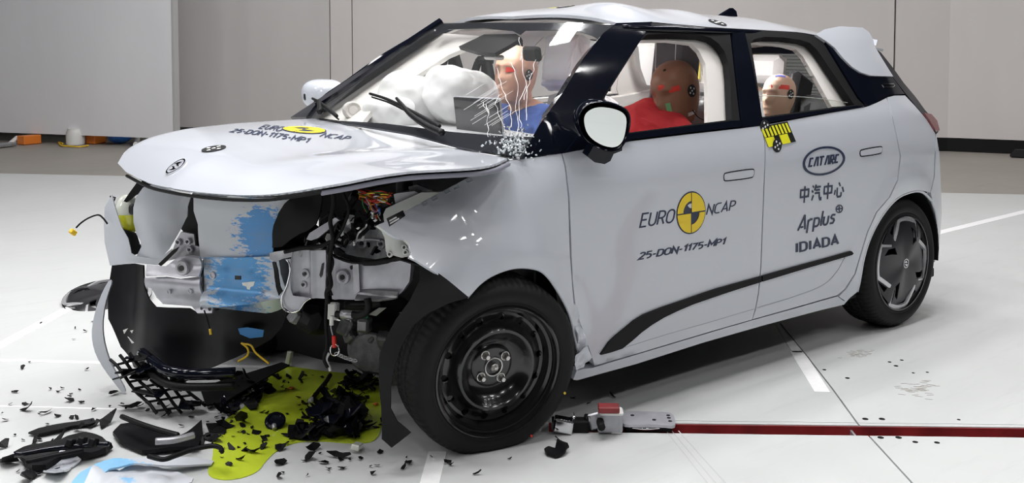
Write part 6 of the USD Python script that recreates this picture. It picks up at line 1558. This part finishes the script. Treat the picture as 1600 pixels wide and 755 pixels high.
hp3 = pile('plastic_heap', [(356, 622), (372, 606), (415, 606), (422, 625), (400, 634), (362, 632)], 36, .012, .05, 'heap of black fragments beside the undertray below the bumper', .06)
hp4 = pile('plastic_heap', [(336, 640), (352, 634), (372, 640), (370, 655), (345, 658)], 20, .010, .03, 'little crumbled black heap at the top edge of the puddle', .04)
# single larger fragments, each found in the picture
big = [((92, 688), .030, 'jagged black shard resting against the top of the broken bumper carrier'), ((108, 628), .035, 'larger of two black shards above the long bumper strip'), ((128, 631), .020, 'smaller of two black shards above the long bumper strip'), ((204, 641), .050, 'long jagged black shard between the bumper rim and the splitter'), ((179, 618), .028, 'black shard just left of the pale bumper rim foot'),
 ((73, 647), .026, 'black shard above the middle of the long bumper strip'), ((41, 643), .030, 'black shard above the left end of the long bumper strip'), ((54, 693), .025, 'black shard between the long bumper strip and the bumper carrier'), ((120, 675), .030, 'black shard below the right end of the long bumper strip'), ((10, 727), .060, 'largest black shard at the left edge below the bumper carrier'), ((40, 752), .050, 'black shard at the bottom edge below the bumper carrier'), ((4, 701), .030, 'small black shard cut by the left edge of the picture'),
 ((168, 664), .045, 'black shard between the long bumper strip and the splitter'), ((147, 667), .030, 'black shard at the right tip of the long bumper strip'), ((84, 737), .022, 'black shard lying beside the small curled silver scrap'), ((335, 676), .055, 'big black shard on the left rim of the puddle'), ((348, 671), .04, 'black shard just inside the left rim of the puddle'), ((379, 665), .050, 'broad black shard in the puddle left of the metal disc'), ((400, 679), .028, 'black shard in the puddle below the metal disc'),
 ((412, 702), .030, 'black shard on the right rim of the bright front lobe of the puddle'), ((392, 709), .032, 'black shard in the middle of the bright front lobe of the puddle'), ((361, 703), .022, 'small black shard left of the middle of the puddle lobe'), ((375, 721), .022, 'black shard low in the bright front lobe of the puddle'), ((437, 726), .028, 'black shard on white floor right of the puddle lobe'), ((484, 719), .040, 'curved black shard on white floor below the large heap'), ((534, 716), .036, 'crumpled black shard left of the clear lens piece'), ((535, 734), .022, 'flat black shard below the crumpled one near the clear lens piece'), ((638, 727), .030, 'black shard on white floor left of the tape before the front wheel'),
 ((414, 690), .02, None), ((395, 638), .05, 'black shard at the dark back rim of the puddle'), ((470, 670), .03, None), ((452, 592), .028, None), ((478, 655), .025, None), ((487, 640), .022, None), ((475, 634), .026, None), ((506, 610), .026, None), ((432, 590), .022, None), ((490, 705), .035, 'black shard between the large heap and the puddle rim'), ((440, 704), .03, 'black shard where the puddle narrows below the metal disc'), ((417, 649), .02, None), ((330, 688), .045, 'black shard touching the black torn edge of the smeared strip'), ((315, 700), .03, 'black shard lying under the torn edge of the smeared strip'), ((470, 594), .03, None)]
where = lambda q: 'left' if q[0] < 215 else 'puddle' if Polygon(pud_px).contains(Point(q)) else 'front'
for q, s, lb in big:
    m = shard_mesh(s*.8, rg, rg.uniform(1.1, 1.9)); o = on_z(*q); m.apply_translation((o[0], o[1], 0))
    solo('plastic_shard', rest(m), 'shard_plastic', lb or 'larger jagged black shard lying in the shaded back of the puddle', 'debris', False, None if lb else 'larger shards in the shaded puddle')
SL = {'left': ('tiny black shard scattered on the white floor left of the bumper', 'tiny shards at the left'), 'puddle': ('tiny black shard floating in the green puddle', 'tiny shards in the puddle'), 'front': ('tiny black shard scattered on the floor in front of the wreck', 'tiny shards in front of the wreck')}
zones = [([(0, 610), (150, 600), (215, 640), (60, 690), (0, 690)], 26), ([(0, 690), (110, 680), (60, 755), (0, 755)], 14), ([(330, 660), (420, 640), (430, 700), (340, 750)], 26), ([(420, 580), (600, 590), (600, 680), (440, 650)], 56), ([(420, 690), (640, 700), (640, 750), (420, 750)], 20), ([(190, 630), (340, 640), (340, 700), (320, 700)], 16), ([(30, 480), (160, 480), (150, 600), (30, 600)], 9), ([(890, 590), (960, 620), (940, 700), (830, 690)], 5), ([(640, 690), (820, 700), (820, 750), (650, 750)], 5)]
for zp_, n in zones:
    pl = Polygon(zp_); x0, y0, x1, y1 = pl.bounds; k = 0
    while k < n:
        q = (rg.uniform(x0, x1), rg.uniform(y0, y1))
        if not pl.contains(Point(q)): continue
        m = shard_mesh(rg.uniform(.006, .017), rg, rg.uniform(1, 1.7)); o = on_z(*q); m.apply_translation((o[0], o[1], 0))
        lb, gr = SL[where(q)] if q[0] < 640 else ('tiny black chip on the floor close to the front wheel', 'tiny chips close to the front wheel'); solo('plastic_chip', rest(m), 'shard_plastic', lb, 'debris', False, gr); k += 1
# coloured and clear bits
for q, s, m_, lab in (((455, 610), (.035, .018, .006), 'orange_plastic', 'orange scrap lying on the dark puddle below the engine'), ((587, 635), (.022, .014, .008), 'orange_plastic', 'orange scrap close to the front tyre'), ((567, 592), (.018, .014, .01), 'red_plastic', 'red-orange crumb behind the small black heap'), ((558, 706), (.05, .03, .02), 'lens_white', 'clear broken lens piece on the floor in front of the heap'), ((452, 573), (.03, .02, .06), 'lens_white', 'upright clear shard at the back edge of the puddle'), ((548, 637), (.02, .012, .008), 'blue_plastic', 'tiny blue scrap in the large black heap')):
    o = on_z(*q); solo('scrap', rest(bx(s, (o[0], o[1], .02), rot=(8, 10, rg.uniform(0, 90)), bevel=.003)), m_, lab, 'debris')
dk = thing('metal_disc', 'round shiny dark disc with a metal stub at the puddle edge', 'car part', on_z(431, 662))
Md = aim_z((-.35, -.5, .9), on_z(430, 658, .024))
part(dk, 'disc', xf(lathe([(0, .004), (.022, .004), (.026, .007), (.034, .006), (.038, .002), (.038, -.004), (0, -.004)], 32), Md), 'gloss_black', 30); part(dk, 'stub', tube([on_z(428, 664, .02), on_z(429, 670, .012)], .009, 10), 'bare_metal', True)
rd = thing('torn_cable', 'black torn cable with a pale end leaning in the puddle', 'cable', on_z(487, 625))
part(rd, 'sheath', tube([on_z(a, b, z) for (a, b), z in zip(densify_open([(487, 625), (500, 608), (510, 596), (516, 586)]), np.linspace(.012, .03, 19))], .009, 7), 'shard_plastic', True); part(rd, 'end', tube([on_z(484.5, 628, .011), on_z(488, 624, .012)], .011, 8), 'white_plastic', True, 'pale cable end')
# ---- tow gear in the rail slot
tr_c = on_z(915, 664)
tow = thing('tow_trolley', 'chrome and black tow hook trolley in the floor slot behind the front wheel', 'tow trolley', (tr_c[0], tr_c[1], 0))
u2 = np.array([sd[0], sd[1], 0]); ang = math.degrees(math.atan2(sd[1], sd[0]))
def tb(name, px_, z, size, m_, rot=(0, 0), bev=.006, label=None):
    o = on_z(*px_, z); return part(tow, name, bx(size, o, rot=(rot[0], rot[1], ang), bevel=bev), m_, 30, label)
tb('hook_plate', (880, 664), .03, (.07, .05, .05), 'chrome', (0, 10)); tb('hook_jaw', (872, 662), .02, (.05, .04, .04), 'chrome', (15, 0))
tb('link_block', (905, 664), .022, (.07, .05, .045), 'matt_black', (0, 0)); tb('link_block', (923, 661), .028, (.055, .04, .05), 'matt_black', (0, 12)); tb('link_pin', (921, 655), .05, (.012, .012, .03), 'chrome')
tb('side_plate', (935, 657), .045, (.07, .012, .06), 'bare_metal', (0, -14)); tb('side_plate', (897, 658), .03, (.012, .05, .05), 'chrome')
tb('carriage', (953, 656), .045, (.09, .06, .085), 'galvanised', (0, 0), .01); tb('red_cap', (951, 638), .105, (.075, .05, .022), 'rail_red', (0, 0), .004, 'dark red cap on the trolley'); tb('carriage_top', (955, 643), .09, (.085, .058, .014), 'white_plastic')
tb('carriage_foot', (962, 666), .02, (.04, .065, .04), 'white_plastic')
hk = [on_z(a, b, .05) for a, b in densify_open([(940, 668), (938, 658), (944, 650), (954, 648), (958, 652)])]
part(tow, 'hook', tube(hk, .014, 8), 'matt_black', True, 'curved black hook')
ax_o = on_z(945, 663, .03); part(tow, 'roller', xf(lathe([(0, .02), (.010, .02), (.012, .016), (.022, .016), (.025, .012), (.025, -.012), (0, -.012)], 20), aim_z((sd[1], -sd[0], .1), ax_o)), 'bare_metal', 30)
pc_ = [(966, 648), (972, 643), (1030, 644), (1051, 646), (1056, 660), (1054, 667), (1035, 665), (1000, 664), (978, 665), (970, 661)]
pl = Polygon([tuple(on_z(a, b, .028)[:2]) for a, b in chaikin(pc_, 1, True)])
cpth = thing('slot_cover', 'grey metal cover plate with holes closing the slot end of the red rail', 'cover plate', (*pl.centroid.coords[0], 0))
part(cpth, 'plate', sheet(pl, lambda x, y: np.stack([x, y, np.full_like(x, .030)], 1), .05, .010, (0, 0, -1)), 'galvanised', 30)
for q in ((988, 649), (1022, 656), (1044, 649), (1045, 653), (1047, 658)):
    o = on_z(*q, .031); part(cpth, 'bolt_hole', extr(Point(o[:2]).buffer(.007, quad_segs=4), .0012, .030), 'ink_black', False)
bo = affinity.translate(pl.buffer(-.012), 0, 0); part(cpth, 'spacer', extr(bo, .0195, .001), 'matt_black', 30)
jb = [on_z(a, b, .012) for a, b in densify_open([(985, 668), (1010, 670), (1040, 668)])]; part(cpth, 'clamp', tube(jb, .007, 6), 'chrome', True)
# ---- things under the hanging screen at the far left
def under(px, z0=0): return on_z(px[0], px[1], z0)
o = under((118, 226)); solo('jar', xf(lathe([(0, 0), (.11, 0), (.12, .02), (.12, .16), (.10, .19), (.10, .22), (0, .22)], 20), trimesh.transformations.translation_matrix(o)), 'white_plastic', 'pale round tub under the hanging screen', 'tub')
o = under((150, 224)); solo('orange_box', bx((.22, .16, .16), o+[0, 0, .08], rot=(0, 0, 30), bevel=.01), 'orange_plastic', 'orange box under the hanging screen beside the blue bag', 'box')
o = under((46, 225)); solo('orange_crate', bx((.26, .16, .12), o+[0, 0, .06], rot=(0, 0, 20), bevel=.01), 'orange_plastic', 'low orange crate near the left edge of the picture', 'crate')
mbl = blob(under((188, 224))+[0, 0, .085], (.17, .12, .085), (.9, .9, .9), (0, 0, 25)); mbl.vertices += (meshkit.fbm(mbl.vertices*14, 3, 2)[:, None]-.5)*.03; rest(mbl, .0); solo('blue_bag', mbl, 'blue_plastic', 'crumpled blue bag under the hanging screen', 'bag')
solo('pale_roll', tube([under((212, 230))+[0, 0, .035], under((214, 226))+[0, 0, .035], under((216, 222))+[0, 0, .10]], .034, 10), 'white_plastic', 'pale rolled sheet leaning right of the blue bag', 'roll')
gl_ = thing('tool', 'pale tool with a white grip at the left edge under the screen', 'tool', under((15, 229)))
part(gl_, 'grip', bx((.22, .06, .05), under((21, 226))+[0, 0, .05], rot=(0, -25, 40), bevel=.015), 'white_plastic'); part(gl_, 'head', bx((.3, .10, .05), under((8, 230))+[0, 0, .03], rot=(0, 0, 30), bevel=.012), 'bare_metal')
solo('yellow_cord', tube([under(q)+[0, 0, .014] for q in densify_open([(98, 226), (92, 224), (96, 229), (106, 230), (124, 231), (138, 229)])], .012, 6), 'yellow_wire', 'yellow cord trailing beside the pale tub', 'cord')
solo('low_beam', bx((3.4, .12, .10), under((110, 214))+[.1, .5, .05], rot=(0, 0, math.degrees(math.atan2(pdx[1], pdx[0]))), bevel=.01), 'matt_black', 'dark beam lying behind the clutter under the hanging screen', 'beam')
o = on_z(1596, 246); solo('black_wedge', bx((.30, .20, .09), o+[.05, 0, .045], rot=(0, 0, -60), bevel=.01, taper=.6), 'matt_black', 'black block on the concrete at the right edge', 'block')
solo('pebble', rest(shard_mesh(.05, rg), 0), 'shard_plastic', 'single dark chip on the concrete left of the bonnet', 'debris', False) if False else None
# ---- lamp tripods seen through the windows
def tripod(px, dist, H, label, k):
    d = ray(px, 100)[:2]; d /= np.linalg.norm(d); o = np.array([*(C0[:2]+d*dist), 0.0])
    t = thing('camera_tripod', label, 'tripod', o)
    part(t, 'centre_column', tube([o+[0, 0, .35], o+[0, 0, H]], .026, 8), 'matt_black', True)
    for j in range(3):
        a = 2*np.pi*j/3+k; e = np.array([math.cos(a), math.sin(a), 0])
        lg = part(t, 'leg', tube([o+e*.05+[0, 0, H-.12], o+e*.26+[0, 0, .55*H-.1], o+e*.48+[0, 0, .012]], [.030, .026, .02], 6), 'matt_black', True)
        part(lg, 'foot', sphere(.024, o+e*.48+[0, 0, .022], 1), 'rubber', True)
        part(t, 'spreader', tube([o+[0, 0, .5*H-.2], o+e*.25+[0, 0, .55*H-.1]], .012, 5), 'matt_black', True)
    part(t, 'crown', xf(lathe([(0, 0), (.07, 0), (.075, .03), (.05, .06), (0, .06)], 16), trimesh.transformations.translation_matrix(o+[0, 0, H-.13])), 'black_plastic', 30)
    part(t, 'head', bx((.13, .11, .09), o+[0, 0, H+.03], rot=(0, 0, 20), bevel=.015), 'black_plastic')
    return o
tripod(757, 8.0, 1.36, 'dark tripod seen through the windscreen left of the passenger', .3)
tripod(705, 8.6, 1.40, 'dark tripod seen through the windscreen above the airbag', .9)
